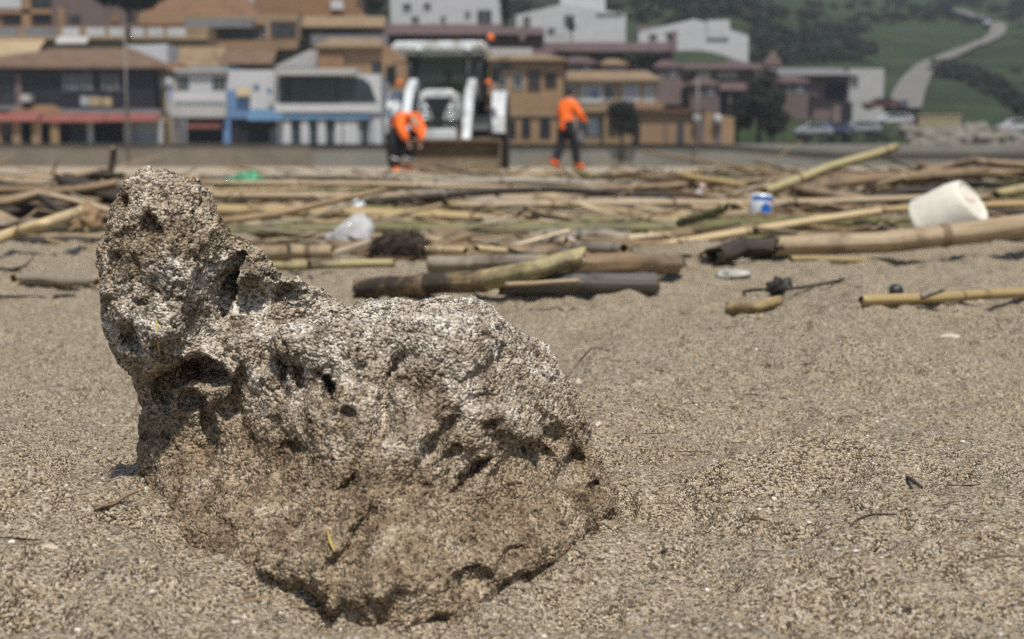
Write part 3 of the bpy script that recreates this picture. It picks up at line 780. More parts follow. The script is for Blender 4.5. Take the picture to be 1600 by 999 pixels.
cane('pale flat reed strip above the green cane near the rock', [(385, 348, ('Y', 2.12)), (450, 340, ('Y', 2.15)), (520, 345, ('Y', 2.15))], 9, 'tan', bend=.006)
# --- left of the rock
cane('pale yellow cane ending in a root ball, left of the rock', [(-60, 395, .012), (20, 364, .020), (70, 350, .030), (126, 330, .040)], 20, 'cream', (.42,), bend=.002)
cane('light tan log at the far left edge', [(-50, 292, ('Y', 1.95)), (20, 293, ('Y', 1.95)), (112, 297, ('Y', 1.95))], 26, 'tan', bend=.006, name='driftwood_log', cat='driftwood', ragged=.5)
cane('dark thick log end touching the rock knob', [(90, 283, ('Y', 1.9)), (190, 314, ('Y', 1.92))], 30, 'dark', bend=.004, name='driftwood_log', cat='driftwood', ragged=.5)
cane('dark stick standing upright behind the rock knob', [(178, 232, ('Y', 1.98)), (174, 262, ('Y', 1.98)), (163, 312, ('Y', 1.97))], 9, 'dark', bend=.003, name='stick', cat='stick', taper=1.3)
cane('short dark twig leaning on the upright stick', [(158, 265, ('Y', 2.0)), (176, 288, ('Y', 1.98))], 5, 'dark', bend=.001, name='twig', cat='twig')
cane('brown log under the light tan log', [(-50, 312, ('Y', 1.85)), (60, 318, ('Y', 1.85)), (150, 320, ('Y', 1.87))], 24, 'brown', bend=.006, name='driftwood_log', cat='driftwood', ragged=.5)
cane('dark wet log in the gap under the root ball', [(-50, 342, ('Y', 1.75)), (60, 345, ('Y', 1.75)), (150, 352, ('Y', 1.75))], 26, 'dark', bend=.006, name='driftwood_log', cat='driftwood', ragged=.5)
cane('thin reddish twig in front of the brown log', [(30, 352, ('Y', 1.68)), (58, 328, ('Y', 1.7)), (92, 334, ('Y', 1.68))], 5, 'brown', bend=.002, name='twig', cat='twig')
cane('long dark wet log lying lowest at the left edge', [(-60, 372, ('Y', 1.46)), (60, 376, ('Y', 1.46)), (142, 380, ('Y', 1.47))], 22, 'dark', bend=.006, name='driftwood_log', cat='driftwood', ragged=.5)
cane('dark log crossing behind the pale yellow cane', [(-60, 328, ('Y', 1.78)), (70, 334, ('Y', 1.78)), (165, 338, ('Y', 1.8))], 28, 'dark', bend=.006, name='driftwood_log', cat='driftwood', ragged=.5)
cane('blackish branch slanting down to the sand by the rock', [(60, 306, ('Y', 1.72)), (110, 340, ('Y', 1.68)), (150, 372, ('Y', 1.64))], 12, 'dark', bend=.006, name='driftwood_branch', cat='driftwood', ragged=.5)
# dark wood right of centre
cane('dark charred wood lump beside the cream canes', [(1112, 400, .010), (1160, 388, .014), (1206, 384, .014)], 32, 'dark', bend=.004, name='charred_wood', cat='driftwood', ragged=.9, taper=1.1, cutmat=CM['dark'])
cane('dark log with a pale round cut end on the sand', [(1096, 402, .006), (1128, 405, .006)], 16, 'dark', bend=.001, name='driftwood_log', cat='driftwood')
cane('grey cane segment right of the white shard', [(905, 388, .012), (975, 389, .012)], 20, 'grey', (.85,), bend=.002)
cane('grey-brown cane lying just behind the white shard', [(780, 384, .012), (885, 378, .014)], 18, 'grey', bend=.004)
cane('thin dark twig on the bare sand at right', [(1162, 456, .002), (1230, 452, .008), (1275, 446, .003), (1318, 437, .001)], 5, 'dark', bend=.002, name='twig', cat='twig')
cane('thin tan twig poking out of sand right of the rock', [(884, 590, .001), (905, 566, .007), (925, 543, .014)], 3.2, 'brown', bend=.001, name='twig', cat='twig', n=8)
cane('thin brown twig against the foot of the rock', [(148, 796, .001), (180, 786, .0022), (216, 766, .004)], 5.5, 'brown', bend=.0006, name='twig', cat='twig', n=8)
cane('short dark splinter stuck in the near sand on the right', [(1418, 746, .0005), (1440, 762, .0012)], 6, 'dark', bend=.0004, name='splinter', cat='twig', n=8)
cane('dark curved horn-shaped reed leaf at the left edge', [(-20, 420, .002), (20, 422, .003), (40, 416, .006), (52, 402, .013)], 9, 'dark', bend=.001, name='reed_leaf', cat='leaf', taper=.25)
cane('flat dark reed chip lying on sand left of the rock', [(86, 465, .001), (115, 462, .002)], 9, 'dark', bend=.001, name='reed_chip', cat='leaf')
cane('long thin dark straw along the sand at the left edge', [(-30, 463, .001), (70, 464, .001)], 4, 'dark', bend=.001, name='straw', cat='straw')
cane('brown log partly sunk in sand left of the rock', [(20, 436, .004), (90, 438, .006), (150, 440, .006)], 20, 'grey', bend=.003, name='driftwood_log', cat='driftwood', ragged=.6)

# many thinner canes in the tangle behind: alike, told apart only by row
zones = [('thin reed stalk in the tangle between green cane and long pale cane', 380, 1180, 1.95, 2.7, 16, 'reed stalks in the middle of the heap'),
         ('thin reed stalk in the blurred back of the heap below the tractor', 560, 1120, 2.9, 4.3, 40, 'reed stalks at the back of the heap'),
         ('thin reed stalk in the tangle around the white cup', 1120, 1640, 1.85, 3.0, 30, 'reed stalks at the right of the heap'),
         ('thin reed stalk among the dark logs left of the rock', -60, 150, 1.45, 2.1, 12, 'reed stalks left of the rock'),
         ('thin reed stalk on the sand between husk and driftwood stump', 420, 1100, 1.3, 1.75, 9, 'reed stalks in the front of the heap')]
def heap_top(px, Y):
    """how high the litter is piled"""
    left = 1 - ss(330, 520, px) if px > 150 else 1.0
    h_ = np.interp(Y, [1.1, 1.6, 2.2, 3.0, 4.0, 4.6], [.004, .016, .03, .038, .038, .015])
    if px < 160: h_ = np.interp(Y, [1.3, 1.6, 2.0, 2.4], [.01, .035, .06, .01])
    elif px < 620: h_ *= 0.5
    elif px > 1130: h_ = np.interp(Y, [1.3, 1.8, 2.3, 3.0, 3.6, 4.4], [.004, .016, .05, .07, .065, .02])
    return float(h_)
marks = [(20, 'under the light tan log'), (130, 'by the root ball'), (385, 'under the green bag'), (470, 'left of the clear plastic'), (560, 'below the white plastic scrap'), (630, 'below the stooping worker'),
         (700, 'below the tractor bucket'), (780, 'below the right tractor wheel'), (884, 'below the standing worker'), (970, 'below the round dark tree'), (1060, 'below the low orange building'), (1100, 'by the tiny bottle'),
         (1187, 'by the blue and white can'), (1290, 'under the raised yellow-green cane'), (1400, 'left of the foam cup'), (1490, 'behind the foam cup'), (1580, 'right of the foam cup')]
cname = dict(straw='straw-yellow', tan='tan', brown='brown', grey='grey', green='greenish', dark='blackish', cream='cream')
for label, x0, x1, y0, y1, cnt, grp in zones:
    for k in range(cnt):
        px = rnd.uniform(x0, x1); Y = rnd.uniform(y0, y1)
        ln = rnd.uniform(50, 210) * 2.0 / Y
        ang = rnd.gauss(0, 0.05)
        xw = (px - 800) / FPX * Y
        lx = ln / FPX * Y
        h1 = rnd.uniform(0.05, 0.6) * heap_top(px, Y)
        z1 = float(berm(Y)) + h1
        def pix(x, y, z):
            d = Vector((x, y, z - CAM_Z)); fz = d.y * CP - d.z * SP
            return 800 + FPX * d.x / fz, 499.5 - FPX * (d.y * SP + d.z * CP) / fz
        dy = rnd.gauss(0, 0.3) * lx
        a_ = pix(xw - lx / 2, Y - dy / 2, z1 - lx * ang / 2); b_ = pix(xw + lx / 2, Y + dy / 2, z1 + lx * ang / 2)
        th_ = rnd.uniform(7, 22)
        col = rnd.choice(['straw', 'tan', 'tan', 'brown', 'brown', 'grey', 'grey', 'green', 'dark', 'dark', 'cream'] if y0 > 1.5 else ['tan', 'brown', 'grey', 'dark'])
        mk = min(marks, key=lambda q: abs(q[0] - px))[1]
        row = label.split(' in the ')[-1].split(' among ')[0]
        dep = (Y - y0) / (y1 - y0)
        lb = f"{'thick' if th_ > 16 else 'thin' if th_ < 11 else 'slim'} {'long' if ln * Y / 2 > 130 else 'short'} {cname[col]} reed stalk {mk}, {'far' if dep > .66 else 'near' if dep < .33 else 'middle'} side of the heap"
        cane(lb, [(a_[0], a_[1], ('Y', Y - dy / 2)), (b_[0], b_[1], ('Y', Y + dy / 2))], th_ * 2.2 / Y, col, (rnd.uniform(.2, .8),) if rnd.random() < .6 else (), group=grp, name='reed_stalk', bend=.008, n=8, seed=k)
for k in range(16):
    px = rnd.uniform(430, 1250); Y = rnd.uniform(1.9, 3.6); lx = rnd.uniform(.45, .95)
    z1 = float(berm(Y)) + heap_top(px, Y) * rnd.uniform(.4, .9); ang = rnd.gauss(0, .02); xw = (px - 800) / FPX * Y; dy = rnd.gauss(0, .12) * lx
    a_ = pix(xw - lx / 2, Y - dy / 2, z1 - lx * ang / 2); b_ = pix(xw + lx / 2, Y + dy / 2, z1 + lx * ang / 2)
    m_ = pix(xw, Y, z1 + rnd.gauss(0, .008)); col = rnd.choice(['tan', 'brown', 'straw', 'grey', 'brown', 'dark'])
    mk = min(marks, key=lambda q: abs(q[0] - px))[1]
    cane(f"very long {cname[col]} level cane {mk}, {'behind' if Y > 2.7 else 'before'} the pale tan cane", [(a_[0], a_[1], ('Y', Y - dy / 2)), (m_[0], m_[1], ('Y', Y)), (b_[0], b_[1], ('Y', Y + dy / 2))], rnd.uniform(10, 21) * 2.2 / Y, col, (.2, .45, .7), bend=.012, n=10, taper=.75, seed=k, group='long level canes in the heap')
# heavier branches piled at the two ends of the heap
for k in range(34):
    left = k < 15
    px = rnd.uniform(-40, 140) if left else rnd.uniform(1160, 1640)
    Y = rnd.uniform(1.65, 2.05) if left else rnd.uniform(2.15, 3.1)
    z1 = float(berm(Y)) + heap_top(px, Y) * rnd.uniform(.2, .95)
    lx = rnd.uniform(.12, .34); ang = rnd.gauss(0, .14); xw = (px - 800) / FPX * Y; dy = rnd.gauss(0, .35) * lx
    a_ = pix(xw - lx / 2, Y - dy / 2, z1 - lx * ang / 2); b_ = pix(xw + lx / 2, Y + dy / 2, z1 + lx * ang / 2)
    m_ = pix(xw + rnd.gauss(0, .02), Y, z1 + rnd.gauss(0, .010))
    col = rnd.choice(['dark', 'brown', 'brown', 'dark', 'tan'])
    th_ = rnd.uniform(12, 26) * 2.2 / Y
    mk = min(marks, key=lambda q: abs(q[0] - px))[1]
    cane(f"{'heavy' if th_ > 18 else 'light'} {cname[col]} driftwood branch {mk}, {'rising' if ang > .05 else 'dipping' if ang < -.05 else 'level'} to the right", [(a_[0], a_[1], ('Y', Y - dy / 2)), (m_[0], m_[1], ('Y', Y)), (b_[0], b_[1], ('Y', Y + dy / 2))], th_, col, name='driftwood_branch', cat='driftwood', bend=.014, n=10, ragged=.6, taper=.6, group='driftwood piled at the ends of the heap')

# uncountable litter: strips, bark flakes, splinters
def litter(name, label, zone, count, wmin, wmax, lmin, lmax, cols, lift=True, seed=3):
    r = np.random.default_rng(seed)
    V, F, C = [], [], []
    for k in range(count):
        px, Y = zone(r)
        x = (px - 800) / FPX * Y
        L = r.uniform(lmin, lmax) * (1 + 0.3 * r.normal() ** 2); Wd = r.uniform(wmin, wmax)
        yaw = r.normal() * 0.35 + (math.pi if r.random() < .5 else 0); pit = r.normal() * 0.045
        z = float(berm(Y)) + (heap_top(px, Y) * (0.28 if Y < 2.75 else 0.65) * r.random() ** 1.8 if lift else 0) + 0.002 + abs(math.sin(pit)) * L * 0.3
        d = Vector((math.cos(yaw) * math.cos(pit), math.sin(yaw) * math.cos(pit), math.sin(pit)))
        roll = r.uniform(0, math.pi)
        sd_ = d.cross(Vector((0, 0, 1))).normalized(); up_ = sd_.cross(d)
        wv = sd_ * math.cos(roll) + up_ * math.sin(roll); nv = d.cross(wv)
        cv = r.normal() * 0.12 * L
        b0 = len(V); th = Wd * 0.35
        for t in (0, .25, .5, .75, 1):
            c = Vector((x, Y, z)) + d * (L * (t - .5)) + up_ * (cv * (t - .5) ** 2 * -2) + sd_ * (cv * math.sin(t * 3))
            wd = Wd * (0.35 + 0.65 * math.sin(math.pi * min(max(t, .12), .88)))
            for q in (wv * wd, nv * th, -wv * wd, -nv * th): V.append(c + q)
        for s_ in range(4):
            for j in range(4):
                F.append((b0 + s_ * 4 + j, b0 + s_ * 4 + (j + 1) % 4, b0 + s_ * 4 + 4 + (j + 1) % 4, b0 + s_ * 4 + 4 + j))
        F.append((b0 + 3, b0 + 2, b0 + 1, b0)); F.append((b0 + 16, b0 + 17, b0 + 18, b0 + 19))
        C += [np.array(cols[r.integers(len(cols))]) * r.uniform(.6, 1.25)] * 20
    me = mesh_np(name, np.array([v[:] for v in V]), np.array(F))
    me.polygons.foreach_set('use_smooth', np.zeros(len(F), bool))
    me.materials.append(M_BITS)
    color_attr(me, np.array(C))
    tag(link(name, me), label, 'litter', kind='stuff')
BITCOL = [(.34, .25, .14), (.27, .19, .11), (.20, .14, .08), (.13, .085, .05), (.40, .32, .21), (.08, .055, .035), (.22, .19, .13), (.17, .16, .07), (.04, .03, .022), (.33, .27, .19)]
def z_main(r):
    while True:
        px = r.uniform(-80, 1680); Y = 1.2 + 3.2 * r.random() ** 0.9
        if px < 150:
            if not (1.45 < Y < 2.15): continue
        elif px < 420:
            if Y > 2.7 or r.random() < .3: continue
        if px > 1050 and Y < 1.45: continue
        if Y < 1.75 and r.random() < .6: continue
        if Y < 1.4 and r.random() < .7: continue
        if Y > 2.9 and px < 560 and r.random() < .85: continue
        if Y > 3.2 and (px > 1300) and r.random() < .6: continue
        return px, Y
litter('reed_litter', 'dense tangle of broken reed litter and bark behind the rock', z_main, 3400, .0012, .0055, .03, .16, BITCOL)
def z_left(r): return r.uniform(-60, 165), r.uniform(1.55, 2.05)
litter('dark_bark_litter', 'dark bark and rotten leaf litter under the logs left of the rock', z_left, 700, .002, .009, .03, .14, [(.05, .035, .022), (.03, .022, .016), (.10, .07, .04), (.06, .06, .025), (.16, .11, .06)], seed=13)
def z_right(r): return r.uniform(1140, 1660), r.uniform(2.0, 3.0)
litter('brown_bark_litter', 'brown bark and leaf litter in the heap behind the foam cup', z_right, 700, .002, .009, .03, .16, [(.10, .065, .035), (.05, .035, .022), (.18, .12, .06), (.07, .065, .025), (.24, .17, .09)], seed=15)
def z_far(r):
    return r.uniform(520, 1300) if r.random() < .75 else r.uniform(-50, 1650), r.uniform(4.5, 9)
litter('far_reed_litter', 'brown reed litter scattered on the beach before the tractor', z_far, 600, .004, .014, .1, .45, BITCOL[:7], lift=False, seed=5)
def z_near(r):
    Y = r.uniform(.30, 1.15); return r.uniform(-40, 1640), Y
litter('straw_crumbs', 'fine dark straw crumbs sprinkled on the near sand', z_near, 420, .00012, .0004, .002, .010, [(.10, .065, .04), (.05, .035, .025), (.22, .15, .08), (.4, .32, .2)], lift=False, seed=7)
for o in (bpy.data.objects['straw_crumbs'],):
    n_ = len(o.data.vertices); co = np.empty(n_ * 3, np.float32); o.data.vertices.foreach_get('co', co); co = co.reshape(-1, 20, 3)
    for q in co:
        c = q.mean(0); q[:, 2] += sand_at(float(c[0]), float(c[1])) - c[2] + 0.0004
    o.data.vertices.foreach_set('co', co.ravel())
# ------------------------------------------------------------------ things in the litter
M_FOAM = paint('foam_white', (.60, .57, .47, 1), 0.6, 0.08, 40, bump=0.25, bscale=300)
M_PINK = paint('faded_pink_print', (.68, .52, .47, 1), 0.7, 0.3, 60)
# tipped foam cup: mouth down-left behind the brown cane, bottom towards the upper right
ax = Vector((.64, -.50, .56)).normalized()
Lc = .060
cb = at(1520, 314, 1.58) - ax * Lc
cup = empty('foam_cup', cb, 'tipped dented white foam cup with a faint pink print behind the brown cane', 'cup')
prof = [(.0355, 0), (.0372, .001), (.0378, .004), (.0372, .007), (.0368, .010), (.0360, .020), (.0345, .032), (.0322, .044), (.0295, .053), (.0275, .0580), (.0258, .0600), (.0240, .0600), (.0232, .0588), (.0225, .0580), (.012, .0582), (.0001, .0583)]
prof2 = []
for (r_a, h_a), (r_b, h_b) in zip(prof, prof[1:]):
    for t in (0, .34, .67): prof2.append((r_a + (r_b - r_a) * t, h_a + (h_b - h_a) * t))
prof2.append(prof[-1])
shell = MB().lathe(prof2, n=96).build('cup_shell', M_FOAM, cup)
for v in shell.data.vertices:
    c0 = v.co.copy()
    an = math.degrees(math.atan2(c0.y, c0.x)); k = 1.0
    k -= .09 * math.exp(-((an + 100) / 24) ** 2) * math.exp(-((c0.z - .030) / .016) ** 2)
    k += .04 * math.exp(-((an + 128) / 7) ** 2) * math.exp(-((c0.z - .010) / .012) ** 2)
    v.co.x = c0.x * k; v.co.y = c0.y * k
    v.co += c0.normalized() * (.0012 * mnoise.noise(c0 * 45) + .0004 * mnoise.noise(c0 * 160))
MB().lathe([(.0345, .0008), (.0335, .020), (.0300, .046), (.022, .0565), (.0001, .0570)], n=40).build('cup_inside', M_FOAM, cup)
vv, ff = [], []
for i in range(7):
    for j in range(3):
        x_, y_ = -.012 + i * .0042, .004 + (j - 1) * .0032 + .0012 * math.sin(i * 1.3)
        vv.append((x_, y_, .0597))
for i in range(6):
    for j in range(2): ff.append((i * 3 + j, i * 3 + 3 + j, i * 3 + 4 + j, i * 3 + 1 + j))
MB().add(vv, ff, True).build('print_patch', M_PINK, cup)
cup.rotation_mode = 'QUATERNION'
cup.rotation_quaternion = ax.to_track_quat('Z', 'Y')

# blue and white can standing in the litter
cc = at(1187, 345, 1.92)
can = empty('drink_can', cc, 'small blue and white drink can upright in the reed litter', 'can')
M_CANW = paint('can_white', (.62, .62, .62, 1), 0.35, 0.1, 60, metal=0.2)
M_CANB = paint('can_blue', (.015, .10, .36, 1), 0.3, 0.15, 60)
M_CANR = paint('can_dot', (.75, .55, .55, 1), 0.5, 0.1, 60)
ch, cr = .036, .0150
MB().lathe([(0.0001, 0), (cr * .85, 0), (cr, .002), (cr, ch - .004), (cr * .82, ch), (.0001, ch - .0005)], n=28).build('can_body', M_CANW, can)
def cyl_patch(a0, a1, z0, z1, r_, nn=8, topcurve=0.0):
    vs, fs = [], []
    for i in range(nn + 1):
        t = i / nn; an = R(a0 + (a1 - a0) * t)
        zt = z1 - topcurve * (2 * t - 1) ** 2
        for z_ in (z0, (z0 + zt) / 2, zt): vs.append((r_ * math.cos(an), r_ * math.sin(an), z_))
    for i in range(nn):
        for j in range(2): fs.append((i * 3 + j, i * 3 + 3 + j, i * 3 + 4 + j, i * 3 + 1 + j))
    return MB().add(vs, fs, True)
cyl_patch(-100, -38, .0012, .024, cr + .0003, topcurve=.006).build('blue_panel', M_CANB, can)
cyl_patch(-150, -20, .0262, .0322, cr + .0003).build('blue_band', M_CANB, can)
MB().lathe([(cr * .84, ch + .0002), (cr * .6, ch + .0006), (.0001, ch + .0004)], n=24).build('can_lid', M_CANB, can)
cyl_patch(-66, -44, .0215, .0262, cr + .0007, 5, .002).build('round_mark', M_CANR, can)
can.rotation_euler = (R(-6), R(5), 0)

# clear crumpled plastic cup
def plastic(name, col, alpha, rough=0.15):
    m, nt, p = nmat(name)
    p.inputs['Base Color'].default_value = col
    p.inputs['Roughness'].default_value = rough
    p.inputs['Specular IOR Level'].default_value = 0.6
    tr = N(nt, 'ShaderNodeBsdfTransparent'); mx = N(nt, 'ShaderNodeMixShader')
    lw = N(nt, 'ShaderNodeTexNoise', Scale=40.0, Detail=3.0)
    tc = N(nt, 'ShaderNodeTexCoord'); nt.links.new(tc.outputs['Object'], lw.inputs['Vector'])
    k = ramp(nt, lw.outputs[0], [(0.35, g(alpha * .7)), (0.65, g(min(1, alpha * 1.3)))])
    nt.links.new(k, mx.inputs[0]); nt.links.new(tr.outputs[0], mx.inputs[1]); nt.links.new(p.outputs[0], mx.inputs[2])
    nt.links.new(mx.outputs[0], nt.nodes['Material Output'].inputs[0])
    return m
def crumple(name, label, cat, c, sx, sy, sz, m, seed, lobes, amp=.35, sub=4):
    bm = bmesh.new(); bmesh.ops.create_icosphere(bm, subdivisions=sub, radius=1)
    for v in bm.verts:
        d = v.co.copy()
        k = 1 + amp * mnoise.noise(d * 1.6 + Vector((seed, 0, 0))) + .5 * amp * abs(mnoise.noise(d * 3.7 + Vector((0, seed, 0)))) + .12 * mnoise.noise(d * 9)
        for lx, lz, s_ in lobes:
            k += s_ * max(0, d.x * lx + d.z * lz) ** 4
        v.co = Vector((d.x * sx, d.y * sy, max(d.z, -.55) * sz)) * k
    me = bpy.data.meshes.new(name); bm.to_mesh(me); bm.free()
    me.polygons.foreach_set('use_smooth', [True] * len(me.polygons))
    o = link(name, me, m, None, c)
    return tag(o, label, cat)
crumple('clear_plastic_cup', 'crumpled clear plastic cup lying beside the fibrous husk', 'plastic', at(543, 386, 1.50), .023, .020, .020, plastic('clear_plastic', (.62, .62, .62, 1), .5, .12), 3, [(.45, .9, .7), (-.9, .2, .25)])
crumple('plastic_scrap', 'small white translucent plastic scrap on the brown cane', 'plastic', at(561, 327, 2.28), .012, .010, .013, plastic('milky_plastic', (.72, .73, .76, 1), .85, .3), 9, [(-.3, .9, .3)])
gb = crumple('green_plastic_bag', 'crumpled bright green plastic bag far back on the sand', 'bag', at(385, 284, 3.0), .028, .022, .015, paint('green_bag', (.045, .22, .10, 1), .45, .25, 40), 5, [(.25, .95, .5), (-.95, -.1, .6), (.9, -.1, .4)], amp=.5)
crumple('foam_lump', 'pale crumbled foam lump on the bare sand at right', 'foam', hit_sand(1146, 430, .003), .014, .010, .0045, paint('dirty_foam', (.38, .36, .31, 1), .8, .4, 160), 14, [], amp=.35)
crumple('wet_leaf_wad', 'dark wet leaf wad on the bare sand at right', 'leaves', hit_sand(1218, 452, .004), .007, .006, .006, paint('wet_leaf', (.03, .025, .02, 1), .5, .4, 120), 21, [(.6, .6, .4)], amp=.8)
crumple('dark_seed', 'small dark round seed beside the slender straw cane', 'seed', hit_sand(1400, 455, .003), .004, .004, .0045, paint('seed_dark', (.03, .03, .03, 1), .4, .3, 200), 25, [], amp=.15, sub=3)
# pale shard standing up, little bottle
M_SHARD = paint('shard_white', (.66, .58, .53, 1), .5, .12, 80)
sc = at(888, 379, 1.42)
k_ = 1.42 / FPX
MB().prism([(-18 * k_, -6 * k_), (8 * k_, -6 * k_), (17 * k_, -3 * k_), (12 * k_, 4 * k_), (-4 * k_, 13 * k_), (-10 * k_, 7 * k_)], -.003, .004).build('pale_shard', M_SHARD, None, bevel=.0008).location = sc
tag(bpy.data.objects['pale_shard'], 'pointed white shard standing up behind the yellow-green cane', 'shard')
bo = empty('tiny_bottle', at(1089, 310, 2.35), 'tiny pale glass bottle with pink cap tilted in the tangle', 'bottle')
MB().lathe([(.0001, 0), (.006, 0), (.0065, .002), (.0065, .012), (.0035, .016), (.0035, .019), (.0001, .019)], n=16).build('bottle_body', plastic('bottle_glass', (.6, .55, .5, 1), .7, .2), bo)
MB().lathe([(.0042, .0185), (.0046, .019), (.0046, .0255), (.0001, .026)], n=16).build('bottle_cap', paint('cap_pink', (.62, .40, .33, 1), .5, .1, 60), bo)
bo.rotation_euler = (0, R(24), 0)
# fibrous husk
hc = at(626, 387, 1.36)
husk = empty('fibrous_husk', hc, 'dark brown fibrous husk ball beside the clear plastic', 'husk')
M_HUSK = attr_mat('husk_fibre', .85)
bm = bmesh.new(); bmesh.ops.create_icosphere(bm, subdivisions=4, radius=1)
for v in bm.verts:
    v.co = Vector((v.co.x * .027, v.co.y * .018, v.co.z * .0145)) * (1 + .18 * mnoise.noise(v.co * 3) + .1 * mnoise.noise(v.co * 9))
me = bpy.data.meshes.new('core'); bm.to_mesh(me); bm.free()
color_attr(me, np.tile(np.array([[.035, .025, .02]]), (len(me.vertices), 1)))
link('core', me, M_HUSK, husk)
r_ = np.random.default_rng(8)
V, F, C = [], [], []
for k in range(1500):
    d = r_.normal(size=3); d /= np.linalg.norm(d)
    p0 = d * np.array([.026, .0175, .014]); L = r_.uniform(.004, .012)
    dd = d * .45 + np.array([r_.normal() * .25 + .35 * np.sign(d[0]), r_.normal() * .3, r_.normal() * .35 - .2]); dd /= np.linalg.norm(dd)
    s_ = np.cross(dd, d + .01); s_ /= np.linalg.norm(s_) + 1e-9
    wd = r_.uniform(.0002, .0006); b0 = len(V)
    V += [p0 - s_ * wd, p0 + s_ * wd, p0 + dd * L * .6 + s_ * wd * .8, p0 + dd * L * .6 - s_ * wd * .8, p0 + dd * L + np.array([0, 0, -.001])]
    F += [(b0, b0 + 1, b0 + 2), (b0, b0 + 2, b0 + 3), (b0 + 3, b0 + 2, b0 + 4)]
    c = np.array([(.06, .042, .032), (.035, .025, .02), (.12, .085, .06), (.02, .015, .013)][r_.integers(4)]) * r_.uniform(.7, 1.4)
    C += [c] * 5
me = mesh_np('fibres', np.array(V), np.array(F)); color_attr(me, np.array(C)); me.materials.append(M_HUSK)
o = link('fibres', me, None, husk); o['kind'] = 'stuff'
# root ball on the pale cane
rb = at(134, 345, 1.60)
root = empty('root_ball', rb, 'tan knobbly root ball with dangling roots left of the rock', 'root')
M_ROOT = paint('root_skin', (.27, .175, .09, 1), .8, .45, 70, bump=.5, bscale=200)
bm = bmesh.new(); bmesh.ops.create_icosphere(bm, subdivisions=4, radius=1)
for v in bm.verts:
    v.co = Vector((v.co.x * .014, v.co.y * .013, v.co.z * .017)) * (1 + .5 * mnoise.noise(v.co * 1.7 + Vector((4, 0, 0))) + .22 * mnoise.noise(v.co * 4.5))
me = bpy.data.meshes.new('knob'); bm.to_mesh(me); bm.free()
me.polygons.foreach_set('use_smooth', [True] * len(me.polygons))
link('knob', me, M_ROOT, root)
for dx, dz, w0, x1 in ((-.010, -.030, .0028, -.004), (-.002, -.036, .0035, -.008), (.004, -.022, .002, .014), (-.012, -.018, .0018, -.03), (.008, -.03, .0022, .004)):
    MB().tube([(dx * .6, -.006, -.004), (dx, -.012, dz * .5), (dx + x1 * .4, -.013, dz * .85), (dx + x1, -.012, dz * 1.05)], [w0 * 1.4, w0, w0 * .7, w0 * .3], n=8).build('root', M_ROOT, root)
# shell fragments and pebbles on the near sand
M_SHELL = paint('shell', (.44, .36, .26, 1), .45, .2, 300)
sh_specs = [(72, 857, 20, 3.5, 24, 'pale tapering shell splinter on the near sand at left'), (932, 661, 8, 4, 0, 'small white shell flake just right of the rock'), (1484, 526, 20, 3, 10, 'thin white shell sliver on the sand at far right'),
            (905, 598, 6, 4, 30, 'tiny white shell flake by the twig right of the rock'), 
            (1530, 470, 6, 5, 0, 'white shell dot behind the slender straw cane'), (1068, 860, 6, 4, 60, 'small pale shell chip on the near sand, centre right')]
for px, py, a_, b_, an, lb in sh_specs:
    c = hit_sand(px, py, 0.0002); k = c.y / FPX
    bm = bmesh.new(); bmesh.ops.create_icosphere(bm, subdivisions=3, radius=1)
    for v in bm.verts:
        d = v.co.copy()
        tp = 1 - .55 * max(0, -d.x)
        v.co = Vector((d.x * a_ * k, d.y * b_ * k * 2.2 * tp, (d.z * .25 + .25 * (1 - d.x * d.x)) * b_ * k)) * (1 + .3 * mnoise.noise(d * 2 + Vector((px, 0, 0))))
    me = bpy.data.meshes.new('shell_fragment'); bm.to_mesh(me); bm.free()
    me.polygons.foreach_set('use_smooth', [True] * len(me.polygons))
    o = link('shell_fragment', me, M_SHELL, None, c); o.rotation_euler = (R(35), 0, R(an))
    tag(o, lb, 'shell', 'shell fragments on the near sand')
# straws caught on the rock
for pts, lb in (([(513, 822, .3405), (522, 850, .337), (526, 872, .334)], 'yellow'), ([(236, 560, .379), (246, 590, .381), (250, 530, .376)], 'ochre')):
    pass
def on_rock(px, py):
    d = Vector(ray(px, py)).normalized(); o_ = ROCK.matrix_world.inverted() if False else None
    org = Vector((0, 0, CAM_Z)) - ROCK.location
    ok, loc, nor, _ = ROCK.ray_cast(org, d)
    return (loc + ROCK.location - d * .0012) if ok else at(px, py, .34)
bpy.context.view_layer.update()
for (a_, b_), lb in ((((511, 828), (523, 862)), 'bright yellow grass straw caught low on the rock face'), (((244, 500), (250, 556)), 'ochre reed straw caught on the rock knob')):
    A_, B_ = on_rock(*a_), on_rock(*b_)
    MB().tube([A_, A_.lerp(B_, .5) - Vector((0, .001, 0)), B_], [.0002, .0004, .0002], n=6).build('grass_straw', paint('straw_' + lb[:6].strip(), (.42, .32, .09, 1), .6, .2, 200), None, loc=A_)
    tag(bpy.data.objects[[o.name for o in bpy.data.objects if o.name.startswith('grass_straw')][-1]], lb, 'straw')
